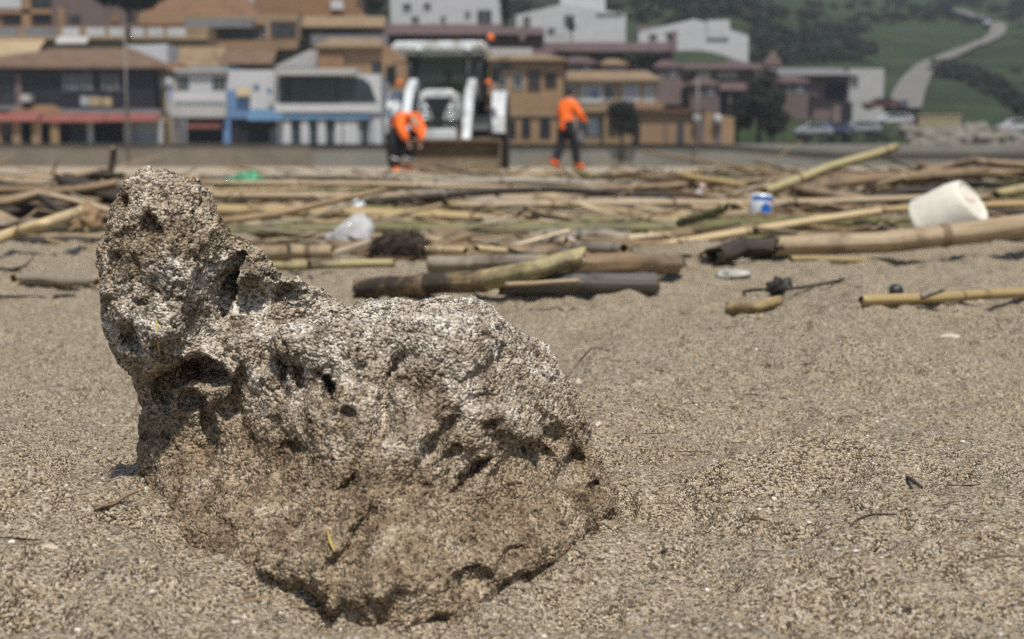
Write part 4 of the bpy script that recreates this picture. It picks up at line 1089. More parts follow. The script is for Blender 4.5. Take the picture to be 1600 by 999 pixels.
# ------------------------------------------------------------------ terrain behind the beach
LY = np.array([126, 150, 168, 200, 260, 400, 700, 1200])
LZ = np.array([1.5, 1.7, 8.5, 15.0, 25.0, 50, 100, 190])
RZ = np.array([0.6, 1.6, 3.2, 7.3, 16.0, 40, 92, 190])
def terrain_z(X, Y, noise_=True):
    X = np.asarray(X, float); Y = np.asarray(Y, float)
    px = 800 + FPX * X / Y
    t = ss(1080, 1330, px)
    z = np.interp(Y, LY, LZ) * (1 - t) + np.interp(Y, LY, RZ) * t
    if noise_:
        P = np.stack([X, Y, np.zeros_like(X)], -1).reshape(-1, 3)
        z = z + (fbm(P * 0.02, 3, 201).reshape(z.shape) * 2.2 * ss(210, 300, Y)) + fbm(P * 0.09, 2, 203).reshape(z.shape) * 0.35 * ss(150, 220, Y)
    return z
def tz(x, y): return float(terrain_z(np.array([x]), np.array([y]))[0])
ty = np.concatenate([np.arange(127.6, 300, 2.2), np.geomspace(302, 620, 50)])
tu = np.concatenate([-np.geomspace(1.6, .5, 12), np.linspace(-.48, .48, 130), np.geomspace(.5, 1.6, 12)])
TY, TU = np.meshgrid(ty, tu, indexing='ij'); TX = TU * TY
TZ = terrain_z(TX, TY)
nr_, nc_ = TY.shape
a = (np.arange(nr_ - 1)[:, None] * nc_ + np.arange(nc_ - 1)[None]).ravel()
M_HILL, nt, p = nmat('hill_grass')
tc = N(nt, 'ShaderNodeTexCoord')
n1 = N(nt, 'ShaderNodeTexNoise', Scale=0.055, Detail=8.0, Roughness=0.62); nt.links.new(tc.outputs['Object'], n1.inputs['Vector'])
n2 = N(nt, 'ShaderNodeTexNoise', Scale=0.8, Detail=4.0); nt.links.new(tc.outputs['Object'], n2.inputs['Vector'])
c = ramp(nt, n1.outputs[0], [(.30, (.018, .022, .015)), (.44, (.025, .036, .017)), (.55, (.031, .047, .019)), (.66, (.046, .050, .030)), (.8, (.065, .058, .040))])
c = mixc(nt, c, ramp(nt, n2.outputs[0], [(.3, g(.6)), (.7, g(1.3))]), .8, 'MULTIPLY')
nt.links.new(c, p.inputs['Base Color']); p.inputs['Roughness'].default_value = .95; p.inputs['Specular IOR Level'].default_value = .1
hill = link('hillside', mesh_np('hillside', np.stack([TX.ravel(), TY.ravel(), TZ.ravel()], 1), np.stack([a, a + 1, a + nc_ + 1, a + nc_], 1)), M_HILL)
tag(hill, 'green hillside rising behind the town', kind='structure')
# promenade paving
PZ = 1.52
MB().box(-230, 60, 128.5, 151, 0.5, PZ).build('promenade', paint('promenade_paving', (.20, .185, .16, 1), .85, .2, .5))
tag(bpy.data.objects['promenade'], 'paved seafront promenade on top of the sea wall', kind='structure')

# winding road
def road(name, pts, m, label):
    V = []
    for px, py, w_, Y in pts:
        for s_ in (-1, -.4, .4, 1):
            q = at(px + s_ * w_ * .42, py, Y); V.append((q.x, Y, max(tz(q.x, Y), 0) + .6))
    F = []
    for k in range(len(pts) - 1):
        for j in range(3): F.append((k * 4 + j, k * 4 + j + 1, k * 4 + j + 5, k * 4 + j + 4))
    me = mesh_np(name, np.array(V), np.array(F)); me.materials.append(m)
    return tag(link(name, me), label, kind='structure')
def yterr(px, py):
    """depth where the view ray meets the terrain"""
    Ya = np.geomspace(140, 1100, 420)
    d = ray(px, py)
    zr = CAM_Z + d[2] / d[1] * Ya
    hit = np.nonzero(zr < terrain_z(d[0] / d[1] * Ya, Ya))[0]
    return min(float(Ya[hit[0]]) if len(hit) else 600.0, 600.0)
rp = [(1412, 176, 66), (1420, 150, 60), (1432, 125, 52), (1450, 105, 44), (1480, 92, 36), (1515, 78, 33), (1545, 66, 30), (1558, 56, 30), (1560, 46, 30), (1545, 36, 30), (1520, 27, 28), (1495, 20, 26), (1478, 16, 20)]
rp2 = []
for k in range(len(rp) - 1):
    for s_ in range(4):
        t = s_ / 4; rp2.append(tuple(rp[k][i] * (1 - t) + rp[k + 1][i] * t for i in range(3)))
rp2.append(rp[-1])
last = 0; rp3 = []
for px, py, w_ in rp2:
    Y = max(yterr(px, py), last + .3); last = Y; rp3.append((px, py, w_, Y))
road('hill_road', rp3, paint('road_concrete', (.14, .13, .115, 1), .9, .15, .3), 'pale grey road winding up the green hill')

# ------------------------------------------------------------------ sea wall
wl = [(-230, 129), (-30, 128), (0, 128), (60, 128)]
M_WALL = paint('sea_wall_render', (.165, .14, .105, 1), .9, .3, .35, bump=.3, bscale=3)
M_WALLG = paint('sea_wall_grey', (.17, .16, .135, 1), .9, .25, .3, bump=.3, bscale=3)
sw = empty('sea_wall', (-20, 127.8, -.6), 'long low brown-grey sea wall along the back of the beach', 'wall')
MB().box(-70, 2, 0, 1.0, -.6, 2.02 - .0).build('wall_body', M_WALL, sw)
MB().box(2.02, 75, .1, 1.0, -.6, 1.85).build('wall_body', M_WALLG, sw)
MB().box(-70, 2, -.08, 1.06, 2.023, 2.15).build('coping', M_WALLG, sw)

# ------------------------------------------------------------------ buildings
C_ = dict(
    white=paint('plaster_white', (0.416, 0.416, 0.416, 1), .85, .12, .6),
    offwhite=paint('plaster_offwhite', (0.336, 0.328, 0.312, 1), .85, .15, .6),
    cream=paint('plaster_cream', (0.320, 0.240, 0.144, 1), .9, .18, .5),
    ochre=paint('plaster_ochre', (0.240, 0.152, 0.084, 1), .9, .2, .5),
    ochre2=paint('plaster_orange', (0.212, 0.120, 0.064, 1), .9, .2, .5),
    sandy=paint('plaster_sandy', (0.240, 0.172, 0.100, 1), .9, .2, .5),
    mauve=paint('plaster_mauve', (0.124, 0.092, 0.084, 1), .9, .2, .5),
    pink=paint('plaster_pinkish', (0.160, 0.116, 0.104, 1), .9, .2, .5),
    grey=paint('plaster_grey', (0.160, 0.160, 0.164, 1), .9, .2, .5),
    tile=paint('roof_tile_brown', (0.132, 0.084, 0.052, 1), .9, .3, .8, bump=.4, bscale=4),
    tile2=paint('roof_tile_orange', (0.150, 0.082, 0.044, 1), .9, .3, .8, bump=.4, bscale=4),
    tilem=paint('roof_tile_mauve', (0.092, 0.060, 0.056, 1), .9, .3, .8, bump=.4, bscale=4),
    tiles=paint('roof_tile_sandy', (0.200, 0.140, 0.080, 1), .9, .3, .8, bump=.4, bscale=4),
    redaw=paint('awning_red', (0.184, 0.060, 0.048, 1), .8, .2, .6),
    maroon=paint('awning_maroon', (0.112, 0.036, 0.026, 1), .8, .2, .6),
    blue=paint('sign_blue', (0.104, 0.184, 0.320, 1), .7, .15, .6),
    blue2=paint('fascia_blue', (0.060, 0.128, 0.208, 1), .7, .15, .6),
    frame=paint('frame_pale', (0.384, 0.376, 0.360, 1), .6, .1, 2),
    frameb=paint('frame_brown', (0.080, 0.044, 0.024, 1), .6, .2, 2),
    framed=paint('frame_dark', (0.016, 0.018, 0.021, 1), .5, .2, 2),
    dark=paint('dark_interior', (0.011, 0.012, 0.014, 1), .8, .3, 1),
    black=paint('dark_cladding', (0.014, 0.015, 0.019, 1), .5, .3, 1),
    dpaint=paint('dark_sign_and_shade', (0.036, 0.038, 0.048, 1), .7, .3, 2),
    curtain=paint('pale_blind', (0.288, 0.304, 0.320, 1), .8, .15, 2),
    metal=paint('pole_metal', (0.176, 0.160, 0.144, 1), .5, .2, 4),
    letter=paint('sign_letter', (0.048, 0.096, 0.112, 1), .7, .2, 4),
)
M_GLASS, nt, p = nmat('window_glass')
p.inputs['Base Color'].default_value = (.02, .025, .028, 1); p.inputs['Roughness'].default_value = .18; p.inputs['Specular IOR Level'].default_value = .3
tc = N(nt, 'ShaderNodeTexCoord'); nz = N(nt, 'ShaderNodeTexNoise', Scale=.9, Detail=3.0); nt.links.new(tc.outputs['Object'], nz.inputs['Vector'])
nt.links.new(ramp(nt, nz.outputs[0], [(.35, (.008, .010, .012)), (.7, (.05, .058, .06))]), p.inputs['Base Color'])
C_['glass'] = M_GLASS
C_['teal'] = paint('teal_glass', (.022, .034, .036, 1), .25, .4, .5)

class Bld:
    """a building laid out on its own facade plane at depth Y (pixels turned into metres there)"""
    def __init__(s, name, label, cat, Y, px, yaw=0.0, base_py=None, group=None):
        s.Y = Y
        b = at(px, base_py if base_py else 226, Y)
        s.o = at(px, 250, Y)
        s.base = Vector((b.x, Y, b.z))
        s.root = empty(name, s.base, label, cat, group, rz=yaw)
        s.m = Y / FPX
    def X(s, px): return at(px, 250, s.Y).x - s.base.x
    def Z(s, py): return at(800, py, s.Y).z - s.base.z
    def box(s, name, x0, y0, x1, y1, m, front=0.0, depth=.2, parent=None, bevel=0):
        """pixel rect; front: metres in front of the facade; depth: metres back from there"""
        return MB().box(s.X(x0), s.X(x1), -front, -front + depth, s.Z(y1), s.Z(y0)).build(name, C_[m], parent or s.root, bevel=bevel)
    def wall(s, x0, y0, x1, y1, m, depth=10, front=0): return s.box('wall', x0, y0, x1, y1, m, front, depth)
    def window(s, x0, y0, x1, y1, pane='glass', frame='frame', front=0.0, bars=1):
        fw = max(.09, .10 * (x1 - x0) * s.m)
        X0, X1, Z0, Z1 = s.X(x0), s.X(x1), s.Z(y1), s.Z(y0)
        mb = MB()
        f = -front - .06
        mb.box(X0 - fw, X0, f, f + .12, Z0, Z1); mb.box(X1, X1 + fw, f, f + .12, Z0, Z1)
        mb.box(X0 - fw, X1 + fw, f - .003, f + .12, Z1, Z1 + fw); mb.box(X0 - fw, X1 + fw, f - .05, f + .12, Z0 - fw, Z0)
        for k in range(1, bars + 1):
            xm = X0 + (X1 - X0) * k / (bars + 1)
            mb.box(xm - .03, xm + .03, f + .02, f + .08, Z0, Z1)
        w_ = mb.build('window', C_[frame], s.root)
        MB().box(X0, X1, f + .05, f + .055, Z0, Z1).build('pane', C_[pane], w_)
        return w_
    def hip(s, x0, y0, x1, y1, m, depth=10, rx0=None, rx1=None, front=.6):
        """roof: eave line y1 between x0..x1, ridge y0 between rx0..rx1"""
        X0, X1, Z0, Z1 = s.X(x0), s.X(x1), s.Z(y1), s.Z(y0)
        A0, A1 = s.X(rx0 if rx0 is not None else x0), s.X(rx1 if rx1 is not None else x1)
        yb = depth + .5; ym = (depth - front) / 2
        v = [(X0, -front, Z0), (X1, -front, Z0), (X1, yb, Z0), (X0, yb, Z0), (A0, ym, Z1), (A1, ym, Z1)]
        t = .18
        v += [(a_, b_, c_ - t) for a_, b_, c_ in v[:4]]
        return MB().add(v, [(0, 1, 5, 4), (1, 2, 5), (2, 3, 4, 5), (3, 0, 4), (0, 6, 7, 1), (1, 7, 8, 2), (2, 8, 9, 3), (3, 9, 6, 0), (6, 9, 8, 7)]).build('roof', C_[m], s.root)
    def lean(s, name, x0, y0, x1, y1, m, out=1.2, back=0.0, th=.12, front=0):
        """sloping awning or lean-to roof: top edge at y0 on the facade, lower edge y1 standing out"""
        X0, X1, Z0, Z1 = s.X(x0), s.X(x1), s.Z(y1), s.Z(y0)
        return MB().prism_x([(-front - out, Z0), (-front + back, Z1), (-front + back, Z1 - th), (-front - out, Z0 - th)], X0, X1).build(name, C_[m], s.root)
    def gable(s, x0, xm, x1, yb, y0, ym, y1, m, depth=10, front=0, name='wall'):
        return MB().prism([(s.X(x0), s.Z(yb)), (s.X(x1), s.Z(yb)), (s.X(x1), s.Z(y1)), (s.X(xm), s.Z(ym)), (s.X(x0), s.Z(y0))], -front, depth).build(name, C_[m], s.root)

# --- seafront row, left to right
b = Bld('seafront_restaurant', 'dark glazed seafront restaurant with brown hipped roof and red awnings', 'restaurant', 132, 110)
b.wall(-90, 104, 246, 226, 'black', 11)
b.box('fascia', -94, 103.5, 248, 109, 'framed', .7, .65)
b.hip(-110, 68, 262, 105, 'tile', 12, 70, 185, .9)
for x0, x1, mt in ((100, 152, 'dpaint'), (160, 196, 'dpaint')): b.box('sign_panel', x0, 111, x1, 146, mt, .12, .1)
for x in (104, 112, 119, 127, 135, 143, 164, 174, 184): b.box('sign_mark', x, 113 + (x * 7) % 5, x + 4.5, 142 - (x * 5) % 6, 'grey', .15, .04)
b.window(-40, 112, 24, 158, 'glass', 'framed', 0, 3)
b.box('post', 29, 115, 39, 176, 'mauve', .2, .2)
b.box('sill_band', -90, 165, 36, 172, 'grey', .3, .28)
b.box('sign_light', 130, 151, 142, 166, 'curtain', .3, .2, bevel=.05); b.box('sign_light', 143, 152, 162, 167, 'cream', .32, .2, bevel=.05); b.box('sign_light', 164, 153, 179, 167, 'cream', .32, .2, bevel=.05)
b.box('parasol', 45, 149, 59, 160, 'offwhite', 1.6, 1.2)
b.box('terrace_floor', 110, 172, 262, 178.5, 'grey', 2.2, 2.2)
b.lean('awning', 84, 178.7, 180, 191, 'redaw', 1.4, front=2.2); b.lean('awning', 182, 178.7, 262, 190, 'redaw', 1.4, front=2.2)
b.lean('awning', -90, 178, 82, 190, 'redaw', 1.5, front=2.4)
b.hip(22, 158, 122, 180, 'tile2', 4.2, 55, 72, 2.4)
for x in (10, 40, 70, 98): b.box('pillar', x, 190.5, x + 13, 226, 'ochre', 3.3, .35)
for x, w_ in ((150, 9), (206, 11), (258, 8)): b.box('post', x, 188, x + w_, 226, 'offwhite', 2.4, .15)
b.box('shopfront', -88, 191, 262, 225, 'dark', .3, .25)
b.box('glass_screen', 214, 191, 255, 225, 'curtain', 1.6, .06); b.box('glass_screen', 120, 191, 148, 225, 'dpaint', 1.6, .06)
b = Bld('narrow_house', 'narrow sandy house with a round white sign between restaurant and white shop', 'house', 133, 255)
b.wall(247, 107, 279, 226, 'sandy', 9)
b.box('plaster_panel', 262, 118, 278, 178, 'offwhite', .1, .09)
MB().lathe([(.0001, -.12), (.62, -.12), (.62, 0), (.0001, 0)], (b.X(262), -.05, b.Z(130)), 'y', 20).build('round_sign', C_['white'], b.root)
b.box('blue_mark', 247, 132, 256, 140, 'blue2', .12, .1)
b.box('window_shade', 246.5, 143, 252, 168, 'dark', .12, .1)
b.box('blue_banner', 268, 139, 274, 160, 'blue', .3, .05)
b.hip(244, 92, 284, 108, 'tile2', 9, 255, 270, .5)

b = Bld('white_shop', 'white two storey seafront shop with lettered fascia and maroon awning', 'shop', 131, 350)
b.wall(280, 112, 360, 226, 'white', 10); b.wall(360.2, 110, 432, 166, 'white', 10, .3)
b.box('cornice', 277, 108, 362, 113, 'offwhite', .5, .5); b.box('roof_edge', 300, 105, 372, 108.5, 'blue2', .3, 3)
b.window(282, 120, 298, 142, 'glass', 'frame'); b.window(335, 121, 356, 142, 'teal', 'frame', 0, 2)
b.box('balcony_front', 276, 145, 360, 158, 'white', 1.4, .14); b.box('sign_board', 274, 158.5, 360, 183, 'offwhite', 1.5, .2)
x = 281
lr = random.Random(4)
while x < 354:
    w_ = lr.uniform(1.6, 3.2); hh = lr.uniform(4.2, 6.2)
    b.box('letter', x, 166 - hh, x + w_, 166, 'letter', 1.53, .025); x += w_ + lr.uniform(1.0, 2.2)
b.box('shopfront', 281, 184, 358, 225, 'dark', .25, .2); b.lean('awning', 300, 185, 350, 200, 'maroon', 1.3, front=.25)
for x in (276, 286, 294): b.box('post', x, 184, x + 5, 226, 'grey', 1.4, .15)
b.box('blue_gate', 359, 142, 394, 186, 'blue', .9, .1); b.box('blue_pillar', 353, 187, 364, 226, 'blue', .9, .4)
b.lean('tarpaulin', 376, 138, 398, 150, 'cream', .5, front=1.0)
b.box('white_panel', 395, 146, 424, 171, 'white', 1.0, .12); b.lean('blue_awning', 394, 170, 448, 188, 'blue2', 1.2, front=.9)
b.box('dark_gateway', 366, 178, 376, 225, 'framed', .5, .1); b.box('dark_shopfront', 377, 189, 443, 225, 'dark', .4, .3); b.box('pale_door', 424, 200, 434, 224, 'grey', .6, .1)
b.box('palm_mark', 400, 133, 408, 141, 'blue2', .35, .04); b.box('palm_mark', 420, 139, 428, 146, 'blue2', .35, .04)

b = Bld('glazed_cafe', 'white and blue seafront cafe with wide dark glazed upper floor', 'cafe', 130, 515)
b.wall(433, 116, 596, 226, 'white', 10)
b.box('roof_slab', 436, 109, 560, 119, 'offwhite', 1.2, 6, bevel=.05)
b.window(440, 122, 452, 160, 'teal', 'framed', .05); b.window(457, 122, 527, 160, 'teal', 'framed', .05, 2)
MB().prism([(b.X(531), b.Z(160)), (b.X(590), b.Z(160)), (b.X(580), b.Z(132)), (b.X(568), b.Z(122)), (b.X(531), b.Z(122))], -.12, .02).build('sloping_glazing', C_['teal'], b.root)
b.box('parapet', 432, 163, 597, 176, 'white', .5, .4); b.lean('blue_fascia', 432, 176.5, 580, 185, 'blue2', .5, front=.1)
b.box('shopfront', 442, 187, 592, 225, 'curtain', .1, .05)
for x in (444, 472, 498, 526, 536, 548, 585): b.box('pillar', x, 186, x + 12, 226, 'white', .4, .3)
for x0, x1 in ((458, 470), (486, 496), (512, 522), (566, 576)): b.box('door', x0, 188, x1, 224, 'teal', .2, .08)

b = Bld('ochre_apartments', 'ochre apartment block standing right behind the tractor', 'apartments', 140, 545)
b.wall(500, 72, 640, 226, 'ochre', 12); b.hip(495, 52, 600, 73, 'tiles', 12, 505, 590, .8)
b.window(584, 100, 597, 119, 'glass', 'framed'); b.window(606, 112, 616, 132, 'glass', 'framed')
b.box('side_bay', 500, 84, 540, 112, 'ochre2', .4, .4)

b = Bld('ochre_house', 'ochre house with arched ground floor openings behind the standing worker', 'house', 138, 830)
b.wall(756, 92, 880, 226, 'ochre', 12); b.hip(748, 78, 888, 93, 'tiles', 12, 790, 850, .8)
for x0, x1, y0, y1 in ((777, 791, 117, 137), (802, 816, 117, 137), (826, 843, 111, 140), (852, 868, 116, 136)): b.window(x0, y0, x1, y1, 'glass' if x0 < 850 else 'dark', 'frame' if x0 < 820 else 'frameb')
b.window(782, 91, 796, 107, 'glass', 'framed', 0.02)
b.box('string_course', 756, 178, 880, 182, 'sandy', .2, .19)
for x0, x1 in ((797, 806), (815, 829), (843, 860)):
    xm = (b.X(x0) + b.X(x1)) / 2; r = (b.X(x1) - b.X(x0)) / 2; z0 = b.Z(217); z1 = b.Z(192)
    poly = [(xm - r, z0), (xm + r, z0)] + [(xm + r * math.cos(t), z1 + r * math.sin(t)) for t in [math.pi * k / 10 for k in range(11)]]
    MB().prism(poly, -.05, .02).build('archway', C_['dark'], b.root)
b.box('white_parapet', 757, 70, 832, 84, 'offwhite', -4, 3)

b = Bld('sandy_houses', 'sandy terraced house with white shutters right of the standing worker', 'house', 139, 950)
b.wall(880.5, 124, 1026, 226, 'sandy', 11); b.hip(876, 106, 1032, 125, 'tiles', 11, 890, 1018, .8)
for x0, x1 in ((884, 898), (909, 938), (974, 996), (1006, 1020)): b.window(x0, 132, x1, 158, 'curtain', 'frame')
b.window(943, 134, 958, 156, 'glass', 'frame')
b.box('blue_mark', 924, 142, 933, 152, 'blue2', .09, .03)
b.box('balcony', 905, 165, 970, 176, 'sandy', 1.2, 1.2); b.box('balcony', 984, 160, 1034, 172, 'ochre', 1.2, 1.2)
b.box('white_door', 918, 184, 936, 212, 'white', .08, .07); b.box('pale_stair', 902, 184, 912, 222, 'grey', .3, .28); b.window(886, 186, 898, 214, 'curtain', 'frame')
b.box('pillar', 942, 180, 948, 226, 'ochre', 1.0, .4)

b = Bld('low_orange_building', 'low orange single storey building with tall narrow doorways on the right', 'building', 134, 1070)
b.gable(1000, 1090, 1146, 228, 177, 173, 184, 'ochre', 8); b.box('eave', 1000, 170, 1100, 177, 'frameb', .5, 4)
for x0, x1, mt in ((1038, 1042, 'mauve'), (1057, 1068, 'dpaint'), (1088, 1100, 'mauve'), (1117, 1127, 'mauve')): b.box('doorway', x0, 190, x1, 226, mt, .05, .04)
for x in (1082, 1114): MB().lathe([(.0001, -.5), (.3, -.4), (.42, 0), (.3, .4), (.0001, .5)], (b.X(x + 5), -.5, b.Z(187)), 'z', 12).build('wall_lamp', C_['offwhite'], b.root)

# --- second row
b = Bld('terrace_house', 'long tan terrace house with white balcony panels at upper left', 'house', 158, 120, base_py=110)
b.wall(-120, 42, 330, 150, 'sandy', 12); b.wall(-120, -40, 86, 41.8, 'ochre2', 12, -3)
b.window(0, 22, 30, 35, 'dark', 'frameb', -2.9, 0); b.window(47, 22, 76, 35, 'dark', 'frameb', -2.9, 0); b.window(47, -12, 76, 9, 'glass', 'frameb', -2.9)
b.box('beam', -100, 11, 86, 18, 'ochre', -2.6, .4); b.box('column', 30, -30, 44, 41, 'ochre', -2.6, .4); b.box('column', 78, 10, 86, 41, 'ochre', -2.6, .4)
b.box('white_screen', -30, -20, 29, 9, 'white', -2.7, .1)
b.box('column', 97, 12, 107, 41, 'ochre', -.5, .5)
for x0, x1 in ((-100, 36), (48, 97), (106, 132), (143, 172), (178, 200), (207, 232), (238, 262), (268, 296)): b.box('balcony_panel', x0, 44, x1, 57, 'grey' if x1 < 100 else 'white', .35, .1)
b.box('balcony_slab', -120, 57.5, 330, 62, 'cream', .5, .5)
b.lean('terrace_awning', 100, 58, 148, 69, 'offwhite', 1.0, front=.55)
b.lean('lower_roof', -120, 62.5, 80, 98, 'cream', 4.5, front=.4); b.lean('lower_roof', 262, 74, 360, 103, 'tiles', 4.5, front=.4)
b.box('attic', 84, -10, 200, 41.5, 'mauve', -1.5, 6)
b.window(112, 24, 126, 32, 'glass', 'framed', -1.5); b.box('shutter', 175, 20, 188, 33, 'ochre2', -1.4, .2)
b = Bld('white_gable_end', 'bright white triangular gable wall between the roofs at left', 'house', 146, 235, base_py=105)
MB().prism([(b.X(200), b.Z(71)), (b.X(266), b.Z(112)), (b.X(266), b.Z(69))], 0, 5).build('wall', C_['white'], b.root)
b.hip(266.5, 70, 348, 108, 'tiles', 8, 290, 320, .1)
b = Bld('tan_rooftop_house', 'tan house with a flat pale awning and dark strip window at upper left', 'house', 164, 330, base_py=100)
b.wall(200, 22, 470, 130, 'sandy', 10); b.hip(190, -12, 420, 38, 'tile2', 10, 260, 380, .7)
b.box('flat_awning', 300, 33, 404, 46, 'grey', 2.2, 2.2); b.box('strip_window', 355, 51, 408, 63, 'teal', .15, .1)
b.box('low_parapet', 290, 64, 478, 79, 'ochre', 1.5, 1.3); b.window(413, 37, 420, 57, 'glass', 'frame', .05); b.window(430, 37, 464, 58, 'glass', 'frameb', .05)
b.lean('garage_roof', 330, 79.5, 440, 104, 'tile', 3.5, front=1.6)
b = Bld('brown_roof_house', 'house with wide orange tiled roof and a white chimney, top left', 'house', 176, 400, base_py=60)
b.wall(320, -10, 560, 90, 'ochre2', 10); b.hip(380, -30, 590, 40, 'tile2', 10, 430, 520, .8)
b.box('chimney', 382, -20, 404, 30, 'white', 1.4, 1.2); b.window(327, 4, 340, 14, 'glass', 'frame'); b.window(358, -4, 374, 8, 'glass', 'frameb'); b.box('skylight', 522, 2, 541, 16, 'white', 1.0, .5)
b = Bld('arched_loggia_house', 'house with arched loggia windows below the orange roof', 'house', 168, 520, base_py=75)
b.wall(464, 36, 600, 120, 'sandy', 8); b.lean('loggia_roof', 462, 26, 606, 44, 'tiles', 2.0, front=.1)
for x0, x1 in ((471, 494), (512, 536), (542, 566)):
    xm = (b.X(x0) + b.X(x1)) / 2; r = (b.X(x1) - b.X(x0)) / 2; z0 = b.Z(56); z1 = b.Z(47)
    MB().prism([(xm - r, z0), (xm + r, z0)] + [(xm + r * math.cos(t), z1 + r * .6 * math.sin(t)) for t in [math.pi * k / 10 for k in range(11)]], -.06, .02).build('archway', C_['glass'], b.root)
b.box('garden_wall', 492, 57, 610, 74, 'grey', 1.8, .3)
b = Bld('white_cafe_gable', 'grey-white lean-to gable beside the ochre apartments', 'house', 142, 470, base_py=110)
MB().prism([(b.X(428), b.Z(106)), (b.X(500), b.Z(106)), (b.X(500), b.Z(79)), (b.X(486), b.Z(78))], 0, 4).build('wall', C_['offwhite'], b.root)

b = Bld('mauve_roof_row', 'row of houses under one long mauve tiled roof behind the tractor', 'house', 172, 780, base_py=90)
b.wall(596, 52, 850, 130, 'mauve', 9); b.lean('roof', 590, 38, 850, 56, 'tilem', 2.2, front=0, back=4); b.box('dark_gap', 600, 57, 700, 64, 'dark', .1, .08)
b.wall(850.3, 78, 1050, 140, 'pink', 9); b.lean('roof', 832, 62, 1054, 82, 'tilem', 2.2, back=4); b.lean('lower_roof', 860, 92, 990, 108, 'tilem', 2.0, front=.2)
for x0, x1 in ((862, 912), (934, 962), (970, 985)): b.window(x0, 84, x1, 92, 'glass', 'framed', .02, 2)
b.box('pale_panel', 864, 55, 888, 66, 'offwhite', 2.4, .1); b.box('chimney', 812, 44, 820, 66, 'pink', 2.4, .6); b.box('chimney', 1044, 52, 1052, 84, 'pink', 2.4, .6)
b = Bld('mauve_terrace', 'mauve terraced houses with two tiled roofs and dark verandas on the right', 'house', 160, 1120, base_py=170)
b.wall(1026, 110, 1212, 200, 'mauve', 9); b.lean('roof', 1020, 96, 1216, 108, 'tilem', 1.6, back=4)
b.lean('veranda_roof', 1026, 124, 1160, 142, 'tilem', 2.6, front=.1); b.box('veranda_shade', 1030, 143, 1200, 174, 'dpaint', .3, .25)  # dark box painted in as the shade under the veranda roof
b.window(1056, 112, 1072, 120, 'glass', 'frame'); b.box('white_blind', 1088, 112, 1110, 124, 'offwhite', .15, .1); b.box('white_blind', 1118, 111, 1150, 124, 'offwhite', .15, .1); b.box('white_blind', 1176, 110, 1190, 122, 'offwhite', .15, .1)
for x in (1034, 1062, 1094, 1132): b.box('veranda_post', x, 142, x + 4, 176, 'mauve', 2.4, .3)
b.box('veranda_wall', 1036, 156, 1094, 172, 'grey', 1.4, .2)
b.gable(1190, 1204, 1214, 104, 100, 80, 98, 'pink', .9, 1.2, 'chimney')
# --- white houses higher up
b = Bld('white_villa', 'large white villa with small dark windows above the tractor', 'villa', 196, 700, base_py=50)
b.wall(612, -40, 782, 62, 'white', 10)
for x0, y0, x1, y1 in ((632, 6, 644, 17), (664, 5, 674, 15), (645, 26, 656, 35), (690, 26, 697, 36), (728, 18, 735, 28), (747, 16, 768, 42)): b.window(x0, y0, x1, y1, 'glass', 'frame')
b.lean('lower_roof', 606, 38, 790, 50, 'tilem', 2.0, front=.1)
b = Bld('white_gabled_house', 'white house with a broad gable and tower block, top centre', 'house', 204, 890, base_py=55)
b.gable(806, 880, 976, 70, 24, 6, 22, 'white', 10); b.wall(876, -20, 946, 20, 'white', 5, -3)
b.lean('roof_tiles', 930, 14, 972, 22, 'tilem', .3, back=5, front=-.1)
for x0, y0, x1, y1 in ((818, 26, 828, 44), (881, 24, 896, 40), (855, 44, 866, 54)): b.window(x0, y0, x1, y1, 'glass', 'frame')
b = Bld('white_low_house', 'low white house with sloping roof and chimney block, upper right', 'house', 202, 1080, base_py=80)
b.gable(996, 1082, 1166, 100, 50, 30, 56, 'white', 10); b.wall(1102, 32, 1136, 60, 'white', 4, .3)
for x0, y0, x1, y1 in ((1012, 54, 1024, 64), (1040, 52, 1054, 66)): b.window(x0, y0, x1, y1, 'glass', 'frame')
b.lean('roof_tiles', 996, 34, 1070, 47, 'tilem', .4, back=6, front=-.5)
b = Bld('pinkish_house', 'pinkish house with a white end wall and dark porch beside the road', 'house', 176, 1295, base_py=190)
b.wall(1212, 112, 1322, 200, 'pink', 9); b.wall(1322.3, 108, 1376, 196, 'offwhite', 9, .4)
b.lean('roof', 1206, 104, 1324, 118, 'grey', 2.0, back=4); b.lean('porch_roof', 1215, 142, 1272, 150, 'tilem', 1.2, front=.1)
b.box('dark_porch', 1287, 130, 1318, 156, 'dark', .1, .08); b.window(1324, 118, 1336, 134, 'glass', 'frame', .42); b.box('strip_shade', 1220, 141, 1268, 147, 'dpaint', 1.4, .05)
b.box('doorway', 1252, 168, 1262, 196, 'dark', .1, .08); b.box('dark_porch', 1300, 160, 1328, 190, 'dark', .5, .1); b.box('pillar', 1296, 165, 1308, 198, 'pink', 1.2, .4)

